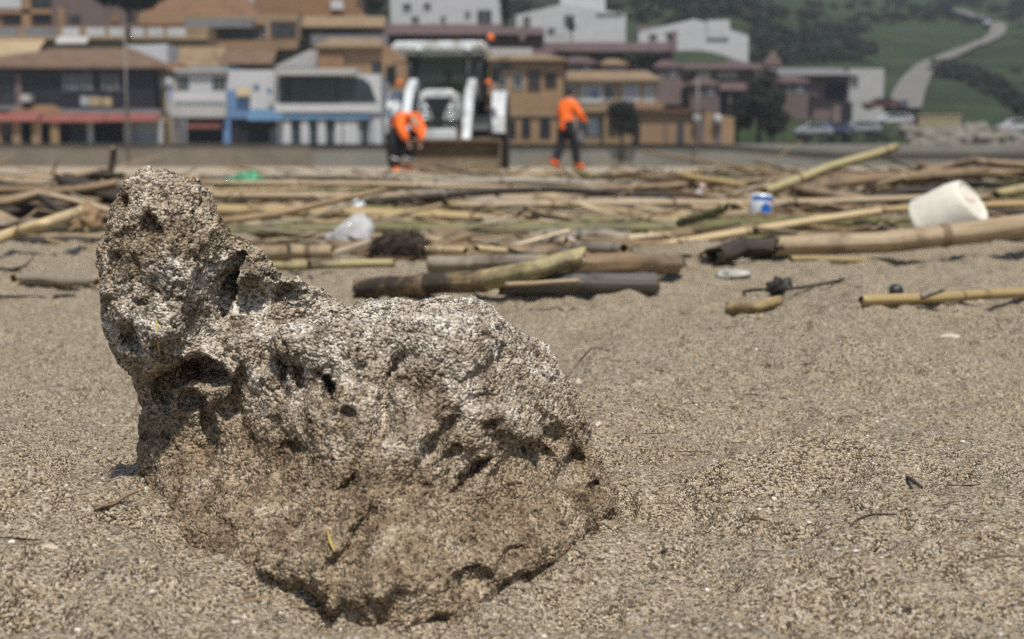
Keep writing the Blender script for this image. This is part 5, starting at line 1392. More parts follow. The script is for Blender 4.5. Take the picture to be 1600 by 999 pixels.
# small stepped houses climbing the slope
for px, pw, y0, yr, Y, wm, rm, lb in ((842, 44, 84, 74, 166, 'pink', 'tilem', 'small pinkish house with low mauve roof left of the mauve row'), (905, 52, 98, 86, 156, 'mauve', 'tilem', 'small mauve house peeping over the sandy house roof'),
        (958, 40, 100, 90, 157, 'sandy', 'tiles', 'small sandy house squeezed between two tiled roofs'), (1042, 42, 104, 92, 154, 'pink', 'tilem', 'small pinkish house above the orange balcony'),
        (1100, 46, 132, 120, 150, 'mauve', 'tilem', 'small mauve house behind the low orange building'), (1150, 44, 102, 92, 166, 'pink', 'tilem', 'small pinkish house below the low white house'), (1238, 46, 128, 116, 168, 'mauve', 'tilem', 'small mauve house left of the pinkish house'), (735, 50, 62, 52, 178, 'pink', 'tilem', 'small pinkish house just below the white villa')):
    b = Bld('small_house', lb, 'house', Y, px, base_py=y0 + 40, group='small houses on the slope')
    b.wall(px - pw / 2, y0, px + pw / 2, y0 + 60, wm, 6); b.hip(px - pw / 2 - 3, yr, px + pw / 2 + 3, y0, rm, 6, px - pw * .2, px + pw * .2, .5)
    b.window(px - pw * .3, y0 + 5, px - pw * .1, y0 + 16, 'glass', 'frame'); b.window(px + pw * .1, y0 + 5, px + pw * .3, y0 + 16, 'curtain' if px % 3 else 'glass', 'frame')
# --- lamp posts
for px, y0, y1, Y, lb in ((200, 40, 238, 126.5, 'tall thin street lamp in front of the dark restaurant'), (1089, 118, 236, 127, 'tall thin street lamp in front of the low orange building')):
    b_ = at(px, y1, Y); h_ = at(px, y0, Y).z - b_.z
    L_ = empty('street_lamp', b_, lb, 'street lamp', 'street lamps on the seafront')
    MB().tube([(0, 0, 0), (0, 0, h_ * .5), (0, 0, h_)], [.13, .10, .06], n=10).build('pole', C_['metal'], L_)
    MB().box(-.1, 1.0, -.09, .09, h_ - .05, h_ + .06).build('lamp_head', C_['metal'], L_)

# ------------------------------------------------------------------ trees and scrub
def leaf_mat(name, c):
    m, nt, p = nmat(name)
    a_ = N(nt, 'ShaderNodeAttribute', attribute_name='Col')
    nt.links.new(mixc(nt, (*c, 1), a_.outputs['Color'], 1.0, 'MULTIPLY'), p.inputs['Base Color'])
    p.inputs['Roughness'].default_value = .7; p.inputs['Specular IOR Level'].default_value = .15
    return m
M_LEAF = leaf_mat('leaf_dark', (.024, .029, .020)); M_LEAF2 = leaf_mat('leaf_olive', (.04, .05, .026)); M_BARK = paint('bark', (.045, .035, .028, 1), .9, .3, 6)
def leaves(name, blobs, count, size, m, parent, seed, flat=.8):
    r = np.random.default_rng(seed)
    bl = np.array(blobs); vol = bl[:, 3] * bl[:, 4]; pr = vol / vol.sum()
    k = r.choice(len(bl), count, p=pr)
    d = r.normal(size=(count, 3)); d /= np.linalg.norm(d, axis=1)[:, None]
    rad = r.random(count) ** .45
    c = bl[k, :3] + d * np.stack([bl[k, 3], bl[k, 3], bl[k, 4]], 1) * rad[:, None]
    n_ = r.normal(size=(count, 3)) + d * .8; n_ /= np.linalg.norm(n_, axis=1)[:, None]
    u = np.cross(n_, r.normal(size=(count, 3))); u /= np.linalg.norm(u, axis=1)[:, None]; v = np.cross(n_, u)
    s_ = size * (.6 + .8 * r.random(count))[:, None]
    V = np.stack([c - u * s_, c + v * s_ * .5, c + u * s_, c - v * s_ * .5], 1).reshape(-1, 3)
    F = np.arange(count * 4).reshape(-1, 4)
    me = mesh_np(name, V, F); me.materials.append(m)
    me.polygons.foreach_set('use_smooth', np.zeros(count, bool))
    color_attr(me, np.repeat((.6 + .9 * r.random((count, 1))) * np.array([[1, 1, 1]]) * (1 + .2 * r.normal(size=(count, 3))).clip(.5, 1.6), 4, 0))
    o = link(name, me, None, parent); return o
def tree(px, py_base, py_top, wpx, Y, label, m, seed, n=2600, trunk=.25, group='trees among the houses', name='tree'):
    b_ = at(px, py_base, Y); H = at(px, py_top, Y).z - b_.z; Wm = wpx * Y / FPX / 2
    t = empty(name, b_, label, 'tree', group)
    rr = random.Random(seed)
    mb = MB().tube([(0, 0, -1.0), (Wm * .05, 0, H * trunk), (-Wm * .05, 0, H * .8)], [H * .035, H * .028, H * .008], n=8)
    blobs = []
    for k in range(9):
        an = rr.uniform(0, 6.28); rd = rr.uniform(0, .6) * Wm; zc = H * rr.uniform(trunk + .15, .85)
        sc_ = 1 - .45 * abs(zc / H - .5)
        c = (math.cos(an) * rd, math.sin(an) * rd, zc)
        mb.tube([(0, 0, H * trunk * .9), (c[0] * .5, c[1] * .5, (H * trunk + zc) / 2), c], [H * .015, H * .01, H * .004], n=6)
        blobs.append((*c, Wm * rr.uniform(.38, .6) * sc_, H * rr.uniform(.12, .2)))
    mb.build('trunk', M_BARK, t)
    leaves('crown', blobs, n, max(.10, Wm * .09), m, t, seed)
    return t
tree(970, 236, 152, 64, 127.2, 'round dark green tree in front of the sandy house', M_LEAF, 1)
tree(1184, 226, 112, 84, 137, 'tall dark tree left of the pinkish house', M_LEAF, 2, 4200)
tree(1150, 228, 150, 60, 141, 'dark shaded tree behind the low orange building', M_LEAF, 3)
tree(1205, 232, 165, 60, 136, 'dark bushy tree at the foot of the tall one', M_LEAF, 15)
tree(1015, 122, 78, 46, 158, 'dark tree above the sandy house roof', M_LEAF, 4)
tree(985, 118, 84, 36, 159, 'small olive tree above the sandy house roof', M_LEAF2, 5)
tree(790, 70, -30, 34, 190, 'dark cypress between the white villa and the gabled house', M_LEAF, 6, name='cypress_tree', trunk=.05)
tree(585, 62, -40, 62, 185, 'dark round tree left of the white villa', M_LEAF, 7)
tree(200, 46, -60, 130, 150, 'broad dark tree crown at the top left', M_LEAF, 8, 5200, group='trees among the houses')
tree(1050, 60, 48, 22, 188, 'small bush tree against the low white house', M_LEAF2, 9, 900)
tree(893, 58, 26, 18, 192, 'small tree against the white gabled house', M_LEAF, 10, 900)
tree(475, 96, 56, 26, 150, 'leaning dark tree above the cafe roof', M_LEAF, 12, 1200)
# hillside scrub, uncountable
r_ = np.random.default_rng(17)
blobs = []
def scrub(n, f, smin, smax):
    k = 0
    while k < n:
        px, py = f()
        Y = yterr(px, py) if py > -60 else 420
        q = at(px, py, Y); s_ = r_.uniform(smin, smax)
        blobs.append((q.x, Y, tz(q.x, Y) + s_ * .3, s_ * r_.uniform(.8, 1.5), s_ * .7)); k += 1
scrub(130, lambda: (r_.uniform(1180, 1360), r_.uniform(45, 100)), .8, 2.2)
scrub(150, lambda: (r_.uniform(960, 1600), r_.uniform(0, 40)), .8, 2.6)
def band():
    t = r_.random(); px = 1462 + t * 155; py = np.interp(px, [1438, 1500, 1560, 1620], [112, 112, 138, 185]) + r_.uniform(-9, 14); return px, py
scrub(150, band, .7, 1.5)
scrub(40, lambda: (r_.uniform(1580, 1640), r_.uniform(20, 120)), .3, .8)
scrub(70, lambda: (r_.uniform(560, 1000), r_.uniform(-40, 30)), 1.0, 2.5)
scrub(40, lambda: (r_.uniform(1250, 1400), r_.uniform(212, 226)), .25, .5)
o = leaves('hillside_scrub', blobs, 42000, .42, M_LEAF, None, 33)
tag(o, 'dark scrub and bushes covering the green hillside', 'scrub', kind='stuff')

# ------------------------------------------------------------------ cars, boulders and the low yellow wall at the foot of the hill
def car(px, py, Y, yaw, m, label, L=4.1, z=None):
    b_ = at(px, py, Y)
    if z is not None: b_.z = z
    c = empty('parked_car', b_, label, 'car', 'cars at the foot of the hill', rz=yaw)
    h = L / 2
    prof = [(-h, .35), (-h + .1, .75), (-h + .9, .9), (-h + 1.5, 1.38), (h - 1.1, 1.42), (h - .35, .95), (h, .85), (h, .35)]
    MB().prism(prof, -.82, .82).build('body', m, c, bevel=.08)
    MB().prism([(-h + 1.02, .93), (-h + 1.55, 1.33), (h - 1.2, 1.36), (h - .55, .96)], -.835, .835).build('side_window', C_['glass'], c)
    for sx in (-h + .8, h - .75):
        for sy in (-.76, .76):
            wh = MB().lathe([(.0001, -.1), (.31, -.1), (.33, -.05), (.33, .05), (.31, .1), (.0001, .1)], (sx, sy, .33), 'y', 16).build('wheel', C_['dark'], c)
            MB().lathe([(.0001, -.112), (.18, -.112), (.18, .112), (.0001, .112)], (sx, sy, .33), 'y', 12).build('rim', C_['grey'], wh)
    return c
M_CARW = paint('car_white', (.40, .40, .40, 1), .3, .05, 1); M_CARB = paint('car_blue', (.045, .065, .11, 1), .3, .1, 1); M_CARS = paint('car_silver', (.30, .31, .33, 1), .3, .1, 1, metal=.4); M_CARD = paint('car_dark', (.03, .03, .045, 1), .3, .1, 1); M_CARR = paint('car_red', (.09, .03, .03, 1), .3, .1, 1)
car(1268, 214, 150, .1, M_CARS, 'silver car parked below the pinkish house, left of the blue one')
car(1302, 212, 151, .3, M_CARB, 'blue car parked below the pinkish house')
car(1345, 210, 153, -.1, M_CARS, 'grey car parked right of the blue car')
car(1395, 197, 158, .1, M_CARW, 'white van-like car at the foot of the road', 4.6)
Yc = yterr(1411, 178); car(1408, 179, Yc, 1.3, M_CARD, 'dark car at the bottom of the winding road', z=tz(at(1408, 179, Yc).x, Yc) + .36)
Yc = rp3[33][3]; car(1543, 50, Yc, 1.1, M_CARS, 'silver car driving round the upper bend of the road', z=tz(at(1543, 50, Yc).x, Yc) + .36)
car(1375, 172, 168, .1, M_CARR, 'dark red car half hidden behind the white end wall')
yw = empty('yellow_wall', at(1468, 202, 150), 'low cream-yellow wall or container below the hedge bank', 'wall')
MB().box(-2.2, 2.2, 0, 2, 0, 1.35).build('body', paint('cream_yellow', (.25, .21, .125, 1), .8, .15, 1), yw, bevel=.06)
MB().box(-2.3, 2.3, -.1, 2.1, 1.352, 1.5).build('top_slab', C_['cream'], yw)
M_BOULD = paint('boulder', (.17, .155, .125, 1), .9, .35, 1.5, bump=.5, bscale=4)
for k, (px, py, s_, Y) in enumerate([(1420, 205, .9, 146), (1440, 214, 1.1, 143), (1475, 213, 1.2, 144), (1500, 208, 1.0, 146), (1525, 206, 1.1, 145), (1510, 220, 1.3, 140), (1545, 222, 1.2, 139), (1575, 216, 1.2, 140), (1595, 226, 1.3, 138), (1480, 228, 1.1, 138), (1440, 230, 1.0, 138), (1550, 236, 1.0, 134)]):
    bm = bmesh.new(); bmesh.ops.create_icosphere(bm, subdivisions=3, radius=1)
    for v in bm.verts:
        v.co = Vector((v.co.x * 1.3, v.co.y, v.co.z * .8)) * s_ * (1 + .45 * mnoise.noise(v.co * 1.3 + Vector((k * 5, 0, 0))) + .2 * mnoise.noise(v.co * 3.5 + Vector((0, k, 0))))
    me = bpy.data.meshes.new('boulder'); bm.to_mesh(me); bm.free()
    o = link('boulder', me, M_BOULD, None, at(px, py, Y))
    ords = ['leftmost', 'second', 'third', 'fourth', 'fifth', 'sixth', 'seventh', 'eighth', 'ninth', 'tenth', 'eleventh', 'twelfth']
    tag(o, ords[sorted([1420, 1440.0, 1475, 1500, 1525, 1510, 1545, 1575, 1595, 1480, 1440.5, 1550]).index(px if k != 10 else 1440.5)] + ' pale boulder counted from the left in the rubble bank at far right', 'boulder', 'boulders of the rubble bank')
(car(1590, 208, 150, 0, M_CARW, 'white car cut off by the right edge behind the boulders', 4.6))
# ------------------------------------------------------------------ tractor with front loader, facing the camera
TY_ = 32.0
tg = at(692, 268, TY_)
TR = empty('tractor', (tg.x, TY_, tg.z), 'white tractor with front loader and bucket facing the camera on the beach', 'tractor', rz=R(-3))
M_TW = paint('tractor_white', (.50, .52, .52, 1), .3, .15, 2.2, spec=.5, dirt=(.24, .22, .18, 1))
M_TD = paint('tractor_dark', (.016, .017, .018, 1), .5, .3, 6)
M_TYRE = paint('tyre_rubber', (.022, .021, .02, 1), .85, .4, 8, dirt=(.10, .08, .055, 1))
M_BUCK = paint('bucket_steel', (.105, .078, .048, 1), .75, .4, 5, dirt=(.17, .125, .07, 1))
M_ORL = paint('beacon_orange', (.75, .16, .03, 1), .3, .1, 10)
M_GREY = paint('tractor_grey', (.16, .165, .165, 1), .5, .2, 4)
M_LAMP = paint('lamp_lens', (.62, .68, .68, 1), .12, .05, 10, spec=.7)
M_CHROME = paint('steel_bright', (.55, .55, .55, 1), .2, .1, 4, metal=.9)
M_CABG, nt, p = nmat('cab_glass')
p.inputs['Base Color'].default_value = (.03, .045, .042, 1); p.inputs['Roughness'].default_value = .05; p.inputs['Specular IOR Level'].default_value = .4
tr = N(nt, 'ShaderNodeBsdfTransparent'); tr.inputs[0].default_value = (.42, .50, .47, 1); mx = N(nt, 'ShaderNodeMixShader', Fac=.45)
nt.links.new(tr.outputs[0], mx.inputs[1]); nt.links.new(p.outputs[0], mx.inputs[2]); nt.links.new(mx.outputs[0], nt.nodes['Material Output'].inputs[0])
def tb(name, m, *bxs, bevel=.02, parent=None):
    mb = MB()
    for q in bxs: mb.box(*q)
    return mb.build(name, m, parent or TR, bevel=bevel)
# cab
tb('cab_floor', M_TD, (-.80, .80, .55, 2.0, .95, 1.15))
roof = MB().prism([(-1.16, 2.68), (.96, 2.68), (1.0, 2.78), (.88, 2.90), (-1.08, 2.90), (-1.20, 2.78)], .30, 2.15).build('cab_roof', M_TW, TR, bevel=.06)
tb('roof_trim', M_GREY, (-.92, .86, .34, 2.1, 2.58, 2.657), parent=roof)
for sx in (-1, 1):
    MB().tube([(sx * .62, .52, 1.15), (sx * .78, .50, 1.9), (sx * .80, .45, 2.6)], .055, n=8).build('cab_pillar', M_TD, TR)
    MB().tube([(sx * .78, 1.95, 1.15), (sx * .82, 2.0, 1.9), (sx * .82, 1.95, 2.6)], .06, n=8).build('cab_pillar', M_TD, TR)
    MB().add([(sx * .80, .56, 1.2), (sx * .82, 1.93, 1.2), (sx * .84, 1.93, 2.56), (sx * .82, .50, 2.56)], [(0, 1, 2, 3)]).build('side_glass', M_CABG, TR)
    lm = MB().tube([(sx * .84, .42, 2.45), (sx * 1.12, .30, 2.40), (sx * 1.18, .28, 2.2)], .02, n=6).build('mirror_arm', M_TD, TR)
    MB().box(sx * 1.18 - .11, sx * 1.18 + .11, .22, .29, 1.98, 2.36).build('mirror', M_TD, lm, bevel=.03)
    MB().lathe([(.0001, -.06), (.06, -.05), (.07, 0), (.05, .05), (.0001, .05)], (sx * 1.0, .35, 1.98), 'y', 12).build('side_marker', M_ORL, TR)
    MB().lathe([(.0001, -.05), (.055, -.05), (.055, .04), (.0001, .05)], (sx * .55, .29, 2.72), 'y', 12).build('work_lamp', M_LAMP, TR)
MB().add([(-.64, .48, 1.25), (.64, .48, 1.25), (.79, .43, 2.58), (-.79, .43, 2.58)], [(0, 1, 2, 3)]).build('windscreen', M_CABG, TR)
tb('rear_panel', M_TD, (-.78, .78, 1.96, 2.0, 1.1, 1.65)); tb('seat', M_TD, (-.26, .26, 1.15, 1.65, 1.15, 1.45), (-.26, .26, 1.55, 1.72, 1.45, 2.05), bevel=.05)
MB().tube([(math.cos(t) * .19, .95 + math.sin(t) * .08, 1.72 + math.sin(t) * .16) for t in [k * math.pi / 10 for k in range(21)]], .016, n=6, caps=False).build('steering_wheel', M_TD, TR)
tb('dashboard', M_TD, (-.35, .35, .62, .9, 1.2, 1.55), bevel=.05)
# bonnet with the Y-shaped dark grille
hood = MB().prism([(-.42, .95), (.42, .95), (.46, 1.35), (.40, 1.68), (.28, 1.77), (-.28, 1.77), (-.40, 1.68), (-.46, 1.35)], -.95, .55).build('bonnet', M_TW, TR, bevel=.05)
MB().prism([(-.11, .98), (.11, .98), (.13, 1.28), (.30, 1.60), (-.30, 1.60), (-.13, 1.28)], -.985, -.94).build('grille', M_TD, hood)
for sx in (-1, 1):
    MB().prism([(sx * .17, 1.02), (sx * .37, 1.05), (sx * .42, 1.34), (sx * .36, 1.56), (sx * .28, 1.48), (sx * .19, 1.28)][::sx], -.975, -.94).build('headlamp_panel', M_GREY, hood)
    for z_ in (1.12, 1.24, 1.38):
        MB().lathe([(.0001, -.03), (.05, -.025), (.06, .01), (.0001, .02)], (sx * .28, -.98, z_), 'y', 14).build('headlamp', M_LAMP, hood)
tb('front_weight', M_TW, (-.42, .42, -1.18, -.7, .66, .92), bevel=.05); tb('front_axle', M_TD, (-.85, .85, -.55, -.35, .48, .66)); tb('chassis', M_TD, (-.25, .25, -.9, 1.9, .55, .95))
MB().tube([(.52, .30, 1.2), (.54, .25, 1.9), (.56, .28, 2.5)], .05, n=10).build('exhaust', M_TD, TR)
# loader arms
for sx in (-1, 1):
    pts = [(.72, 1.75), (.10, 1.93), (-.75, 1.62), (-1.45, .92), (-1.75, .52)]
    for k in range(len(pts) - 1):
        pass
    poly = [(y, z + .13) for y, z in pts] + [(y, z - .15) for y, z in pts[::-1]]
    arm = MB().prism_x(poly, sx * .66 - .10, sx * .66 + .10).build('loader_arm', M_TW, TR, bevel=.04)
    MB().tube([(sx * .66, -.1, 1.25), (sx * .66, -.85, 1.05), (sx * .66, -1.4, .82)], [.05, .05, .03], n=10).build('hydraulic_ram', M_CHROME, arm)
    tb('loader_tower', M_TD, (sx * .66 - .09, sx * .66 + .09, .15, .5, .75, 1.72))
tb('cross_tube', M_TD, (-.6, .6, -1.2, -1.08, 1.0, 1.12))
# bucket
bk = MB().prism_x([(-2.55, -.02), (-1.85, -.02), (-1.72, .25), (-1.76, .62), (-1.92, .68), (-1.85, .60), (-1.80, .28), (-1.90, .06), (-2.52, .03)], -.80, 1.40).build('bucket', M_BUCK, TR, bevel=.01)
for x in (-.82, 1.40): MB().prism_x([(-2.55, -.02), (-1.82, -.02), (-1.70, .25), (-1.74, .66), (-1.95, .68)], x, x + .022).build('bucket_side', M_BUCK, bk)
for k in range(9): MB().box(-.76 + k * .26, -.68 + k * .26, -2.68, -2.5, -.015, .02).build('bucket_tooth', M_TD, bk)
tb('bucket_lip', M_BUCK, (-.80, 1.40, -1.96, -1.90, .62, .70), parent=bk)
# wheels
def wheel(x, y, r, w_, name='wheel', flip=1):
    t = MB().lathe([(r * .55, -w_ * .42), (r * .72, -w_ * .5), (r * .92, -w_ * .5), (r * .97, -w_ * .42), (r * .985, 0), (r * .97, w_ * .42), (r * .92, w_ * .5), (r * .72, w_ * .5), (r * .55, w_ * .42)], (x, y, r), 'x', 32).build(name, M_TYRE, TR)
    MB().lathe([(.0001, -w_ * .3), (r * .2, -w_ * .34), (r * .5, -w_ * .2), (r * .56, -w_ * .42), (r * .56, w_ * .42), (r * .5, w_ * .2), (r * .2, w_ * .34), (.0001, w_ * .3)], (x, y, r), 'x', 24).build('rim', M_TW, t)
    lug = MB()
    nl = 20
    for k in range(nl):
        for sd_ in (-1, 1):
            a_ = 2 * math.pi * (k + .5 * (sd_ > 0)) / nl
            ca, sa = math.cos(a_), math.sin(a_)
            q = []
            for (u_, da) in ((.02, .10), (.48, -.06), (.48, -.13), (.02, .03)):
                for rr_ in (r * .965, r * 1.02):
                    q.append((x + sd_ * u_ * w_, y + rr_ * math.cos(a_ + da), r + rr_ * math.sin(a_ + da)))
            lug.add(q, [(0, 2, 3, 1), (2, 4, 5, 3), (4, 6, 7, 5), (6, 0, 1, 7), (1, 3, 5, 7)])
    lug.build('tread_lugs', M_TYRE, t)
for sx in (-1, 1):
    wheel(sx * .92, -.45, .56, .36); wheel(sx * 1.14, 1.55, .86, .50)
    # fender over the rear wheel
    arc = [(1.55 + 1.0 * math.cos(t), .86 + 1.0 * math.sin(t)) for t in [R(40) + k * R(140) / 12 for k in range(13)]]
    MB().prism_x(arc + [(y + (1.55 - y) * .06, z + (.86 - z) * .06) for y, z in arc[::-1]], sx * 1.20 - .16, sx * 1.20 + .16).build('fender', M_TW, TR, bevel=.01)
    fa = [(-.45 + .66 * math.cos(t), .56 + .66 * math.sin(t)) for t in [R(30) + k * R(120) / 8 for k in range(9)]]
    MB().prism_x(fa + [(y + (-.45 - y) * .05, z + (.56 - z) * .05) for y, z in fa[::-1]], sx * .92 - .19, sx * .92 + .19).build('front_mudguard', M_TD, TR)
    tb('step', M_TD, (sx * .95 - .14, sx * .95 + .14, .4, .75, .5, .55), (sx * .95 - .14, sx * .95 + .14, .4, .75, .8, .85))
bc = MB().lathe([(.0001, 3.08), (.05, 3.07), (.075, 3.0), (.075, 2.92), (.0001, 2.92)], (1.04, .55, 0), 'z', 14).build('beacon', M_ORL, TR)
tb('beacon_bracket', M_TD, (.95, 1.1, .48, .62, 2.86, 2.92), parent=bc)

# ------------------------------------------------------------------ people
M_SKIN = paint('skin', (.36, .20, .13, 1), .55, .1, 8)
M_HIVIS = paint('hi_vis_orange', (.95, .17, .025, 1), .75, .15, 6)
M_TROU = paint('work_trousers_dark', (.016, .017, .021, 1), .85, .3, 8)
M_REFL = paint('reflective_band', (.52, .53, .54, 1), .35, .1, 10)
M_HAIR = paint('hair_dark', (.018, .014, .012, 1), .7, .3, 30)
M_RED = paint('reddish_shirt', (.24, .075, .05, 1), .8, .2, 8)
def skin(name, J, E, m, parent, root, grow=0.0, levels=2):
    """joints {key: (x,y,z,rx[,ry])}; one continuous skinned surface along the edges"""
    keys = []
    for a_, b_ in E:
        for q in (a_, b_):
            if q not in keys: keys.append(q)
    me = bpy.data.meshes.new(name)
    me.from_pydata([J[k][:3] for k in keys], [(keys.index(a_), keys.index(b_)) for a_, b_ in E], [])
    o = link(name, me, m, parent)
    o.modifiers.new('skin', 'SKIN').use_smooth_shade = True
    for k, v in zip(keys, me.skin_vertices[0].data):
        r1 = J[k][3] + grow; r2 = (J[k][4] if len(J[k]) > 4 else J[k][3]) + grow
        v.radius = (r1, r2); v.use_root = (k == root)
    s_ = o.modifiers.new('sub', 'SUBSURF'); s_.levels = levels; s_.render_levels = levels
    return o
LEG = [('pel', 'hl'), ('hl', 'kl'), ('kl', 'al'), ('al', 'tl'), ('pel', 'hr'), ('hr', 'kr'), ('kr', 'ar'), ('ar', 'tr')]
TOR = [('pel', 'wai'), ('wai', 'che'), ('che', 'nec')]
ARM = [('che', 'sl'), ('sl', 'el'), ('el', 'wl'), ('che', 'sr'), ('sr', 'er'), ('er', 'wr')]
HEAD = [('nec', 'chin'), ('chin', 'crown')]
HAND = [('wl', 'pl'), ('wr', 'pr')]
def person(label, loc, J, rz, jacket, trousers, boots, cap=None, bands=True, hem=None):
    P_ = empty('person', loc, label, 'person', 'people working on the beach', rz=rz)
    body = skin('body', J, LEG + TOR + ARM + HEAD + HAND, M_SKIN, P_, 'pel')
    # fingers
    for s_ in 'lr':
        pw, pp = Vector(J['w' + s_][:3]), Vector(J['p' + s_][:3]); d = (pp - pw).normalized()
        sd_ = d.cross(Vector((0, 1, .2))).normalized(); nn_ = d.cross(sd_)
        mb = MB()
        for k, L in enumerate((.060, .075, .080, .068)):
            b0 = pp + sd_ * (.027 - .018 * k)
            mb.tube([b0 - d * .01, b0 + d * L * .45 + nn_ * .006, b0 + d * L * .8 + nn_ * .022, b0 + d * L + nn_ * .038], [.0095, .009, .008, .006], n=7)
        b0 = pp - d * .035 + sd_ * .035
        mb.tube([b0 - sd_ * .01, b0 + sd_ * .022 + d * .02, b0 + sd_ * .026 + d * .05 + nn_ * .012], [.011, .010, .007], n=7)
        mb.build('fingers', M_SKIN, body)
    # face
    ch, cr_ = Vector(J['chin'][:3]), Vector(J['crown'][:3]); up_ = (cr_ - ch).normalized(); fw = Vector(J['_face']).normalized(); rt = fw.cross(up_).normalized()
    mid = ch.lerp(cr_, .45)
    MB().tube([mid + fw * .085 + up_ * .02, mid + fw * .118 - up_ * .02, mid + fw * .09 - up_ * .028], [.010, .017, .012], n=8).build('nose', M_SKIN, body)
    for sx in (-1, 1):
        MB().lathe([(.0001, -.012), (.010, -.006), (.012, .004), (.0001, .012)], tuple(mid + fw * .088 + rt * (sx * .034) + up_ * .022), 'z', 10).build('eye', M_HAIR, body)
        MB().tube([mid + rt * (sx * .082) + up_ * .03, mid + rt * (sx * .098), mid + rt * (sx * .084) - up_ * .03], [.010, .016, .009], n=8).build('ear', M_SKIN, body)
    MB().tube([mid + fw * .088 - up_ * .062 - rt * .024, mid + fw * .097 - up_ * .064, mid + fw * .088 - up_ * .062 + rt * .024], [.004, .007, .004], n=6).build('mouth', M_RED, body)
    # hair or cap: a shell over crown and back of the head
    bm = bmesh.new(); bmesh.ops.create_icosphere(bm, subdivisions=3, radius=1)
    hc_ = mid + up_ * .035 - fw * .012
    for v in bm.verts:
        q = v.co.copy(); lo = -.15 if q.y > .1 else -.75
        z_ = max(q.z, lo if q.y < .35 else .25)
        v.co = hc_ + rt * (q.x * .098) + fw * (q.y * .112) + up_ * (z_ * .105)
    me = bpy.data.meshes.new('hair'); bm.to_mesh(me); bm.free()
    me.polygons.foreach_set('use_smooth', [True] * len(me.polygons))
    link('cap' if cap else 'hair', me, cap or M_HAIR, P_)
    # clothes follow the same joints, a little fuller
    JJ = dict(J)
    skin('trousers', JJ, LEG[:3] + LEG[4:7] + [('pel', 'wai')], trousers, P_, 'pel', .052)
    if hem: JJ['hem'] = hem
    jk = skin('jacket', JJ, TOR + ARM + ([('pel', 'hem')] if hem else []), jacket, P_, 'che', .046)
    for s_ in 'lr':
        a_, t_ = Vector(J['a' + s_][:3]), Vector(J['t' + s_][:3]); k_ = Vector(J['k' + s_][:3])
        sh_ = a_.lerp(k_, .5)
        MB().tube([sh_, a_.lerp(sh_, .3), a_ + Vector((0, 0, -.01)), a_.lerp(t_, .5), t_ + (t_ - a_).normalized() * .05], [.088, .086, .082, .075, .055], n=12).build('boot', boots, P_)
        if not bands: continue
        b1 = a_.lerp(k_, .55); b2 = a_.lerp(k_, .68)
        MB().tube([b1, b2], [.106, .110], n=14).build('reflective_band', M_REFL, P_)
    return P_, jk
def stand(lean=0.0):
    s_, c_ = math.sin(lean), math.cos(lean)
    def T(x, y, z): return (x, y - s_ * z, .98 + c_ * z)
    J = dict(pel=(0, 0, .96, .135, .11), wai=(*T(0, 0, .16), .135, .11), che=(*T(0, 0, .40), .155, .115), nec=(*T(0, -.01, .56), .058), chin=(*T(0, -.03, .63), .072), crown=(*T(0, -.03, .76), .080))
    J.update(hl=(-.10, 0, .88, .085), kl=(-.14, -.16, .52, .062), al=(-.15, -.20, .09, .045), tl=(-.16, -.35, .04, .04), hr=(.10, 0, .88, .085), kr=(.12, .04, .50, .062), ar=(.14, .24, .11, .045), tr=(.15, .11, .05, .04))
    J.update(sl=(*T(-.17, 0, .46), .062), sr=(*T(.17, 0, .46), .062))
    return J
# standing worker, back turned, leaning a little to the left
wg = at(884, 263, 32.4)
J = stand(.16)
J.update(el=(-.24, -.22, 1.18, .045), wl=(-.16, -.42, 1.08, .034), pl=(-.14, -.50, 1.06, .032, .018), er=(.33, -.10, 1.20, .045), wr=(.28, -.32, 1.05, .034), pr=(.26, -.40, 1.02, .032, .018), _face=(0, -1, -.35))
pw_, jk = person('standing worker in orange jacket and black trousers seen from behind, right of the tractor', (wg.x, 32.4, wg.z), J, R(180 - 48), M_HIVIS, M_TROU, M_HIVIS, bands=False, hem=(0, .01, .80, .15, .13))
# stooping worker facing the camera, head down
wg = at(629, 273, 28.9)
J = dict(pel=(0, .16, .92, .135, .12), wai=(0, .10, 1.08, .135, .12), che=(0, -.20, 1.20, .155, .12), nec=(0, -.40, 1.12, .06), chin=(0, -.47, 1.03, .072), crown=(0, -.53, .91, .08),
         hl=(-.11, .15, .84, .085), kl=(-.15, -.06, .48, .062), al=(-.15, .05, .09, .045), tl=(-.17, -.11, .04, .04), hr=(.11, .15, .84, .085), kr=(.15, -.06, .48, .062), ar=(.15, .05, .09, .045), tr=(.17, -.11, .04, .04),
         sl=(-.19, -.24, 1.16, .062), el=(-.26, -.34, .90, .045), wl=(-.16, -.42, .68, .034), pl=(-.14, -.44, .59, .032, .018), sr=(.19, -.24, 1.16, .062), er=(.26, -.34, .90, .045), wr=(.14, -.42, .68, .034), pr=(.12, -.44, .59, .032, .018), _face=(0, -.75, -.75))
person('stooping worker in orange jacket and cap beside the left tractor wheel', (wg.x, 28.9, wg.z), J, R(38), M_HIVIS, M_TROU, M_HIVIS, cap=M_HIVIS)
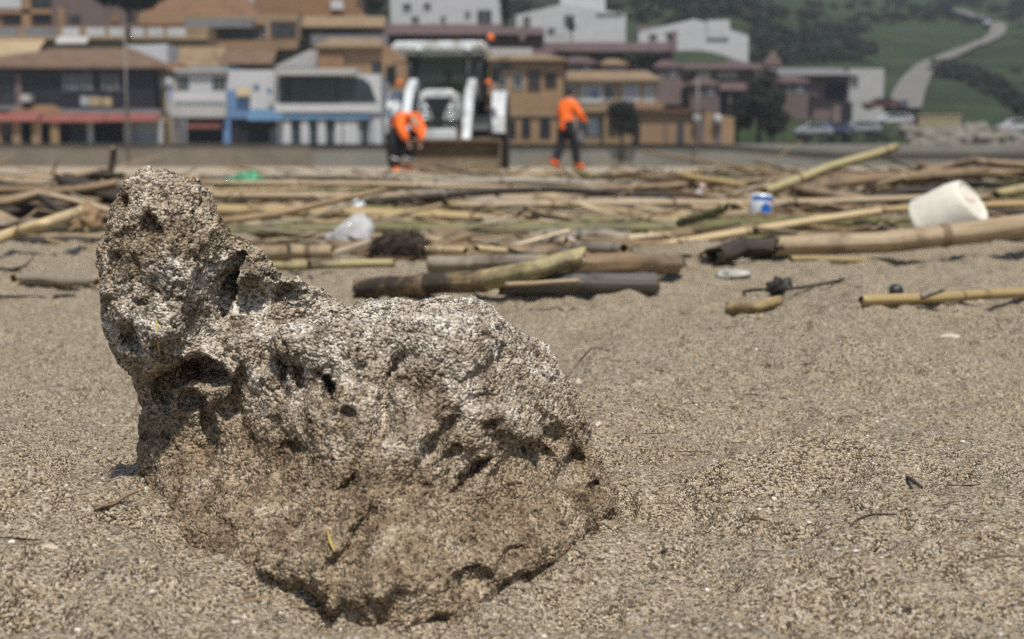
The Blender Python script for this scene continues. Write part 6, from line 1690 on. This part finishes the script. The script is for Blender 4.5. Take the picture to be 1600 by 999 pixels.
# driver, seated in the cab behind the windscreen
J = dict(pel=(0, .0, .30, .13, .11), wai=(0, .02, .46, .13, .11), che=(0, -.02, .70, .15, .11), nec=(0, -.04, .87, .056), chin=(0, -.07, .94, .072), crown=(0, -.07, 1.06, .08),
         hl=(-.10, -.04, .28, .085), kl=(-.14, -.46, .34, .062), al=(-.14, -.50, -.03, .045), tl=(-.14, -.64, -.06, .04), hr=(.10, -.04, .28, .085), kr=(.14, -.46, .34, .062), ar=(.14, -.50, -.03, .045), tr=(.14, -.64, -.06, .04),
         sl=(-.18, -.02, .76, .062), el=(-.27, -.22, .52, .045), wl=(-.15, -.40, .60, .034), pl=(-.13, -.45, .63, .03, .018), sr=(.18, -.02, .76, .062), er=(.27, -.22, .54, .045), wr=(.15, -.40, .60, .034), pr=(.13, -.45, .63, .03, .018), _face=(0, -1, -.1))
dw = TR.matrix_basis @ Vector((0, 1.40, 1.20))
person('driver in a reddish shirt seated inside the tractor cab', dw, J, R(-3), M_RED, M_TROU, M_TD, bands=False)

# ------------------------------------------------------------------ sea air
hz_ = MB().box(-1100, 1100, -30, 640, -2.0, 118).build('haze', None)
hz_.data.materials.clear()
M_HAZE = bpy.data.materials.new('sea_haze'); M_HAZE.use_nodes = True
nt = M_HAZE.node_tree
nt.nodes.remove(nt.nodes['Principled BSDF'])
pv = nt.nodes.new('ShaderNodeVolumePrincipled'); pv.inputs['Density'].default_value = 0.00034; pv.inputs['Color'].default_value = (.93, .95, 1, 1); pv.inputs['Anisotropy'].default_value = .3
nt.links.new(pv.outputs[0], nt.nodes['Material Output'].inputs['Volume'])
hz_.data.materials.append(M_HAZE)
tag(hz_, 'thin pale sea haze over the beach and town', 'haze', kind='stuff')

# ------------------------------------------------------------------ look-alikes: say which one by place
same = {}
for o in bpy.data.objects:
    if o.parent is None and 'label' in o and 'category' in o: same.setdefault(o['label'], []).append(o)
for lb, os_ in same.items():
    words = {2: ('left-hand', 'right-hand'), 3: ('left-hand', 'middle', 'right-hand')}.get(len(os_))
    if words and len(lb.split()) < 16:
        for w_, o in zip(words, sorted(os_, key=lambda o: o.location.x / max(o.location.y, .1))): o['label'] = w_ + ' ' + lb
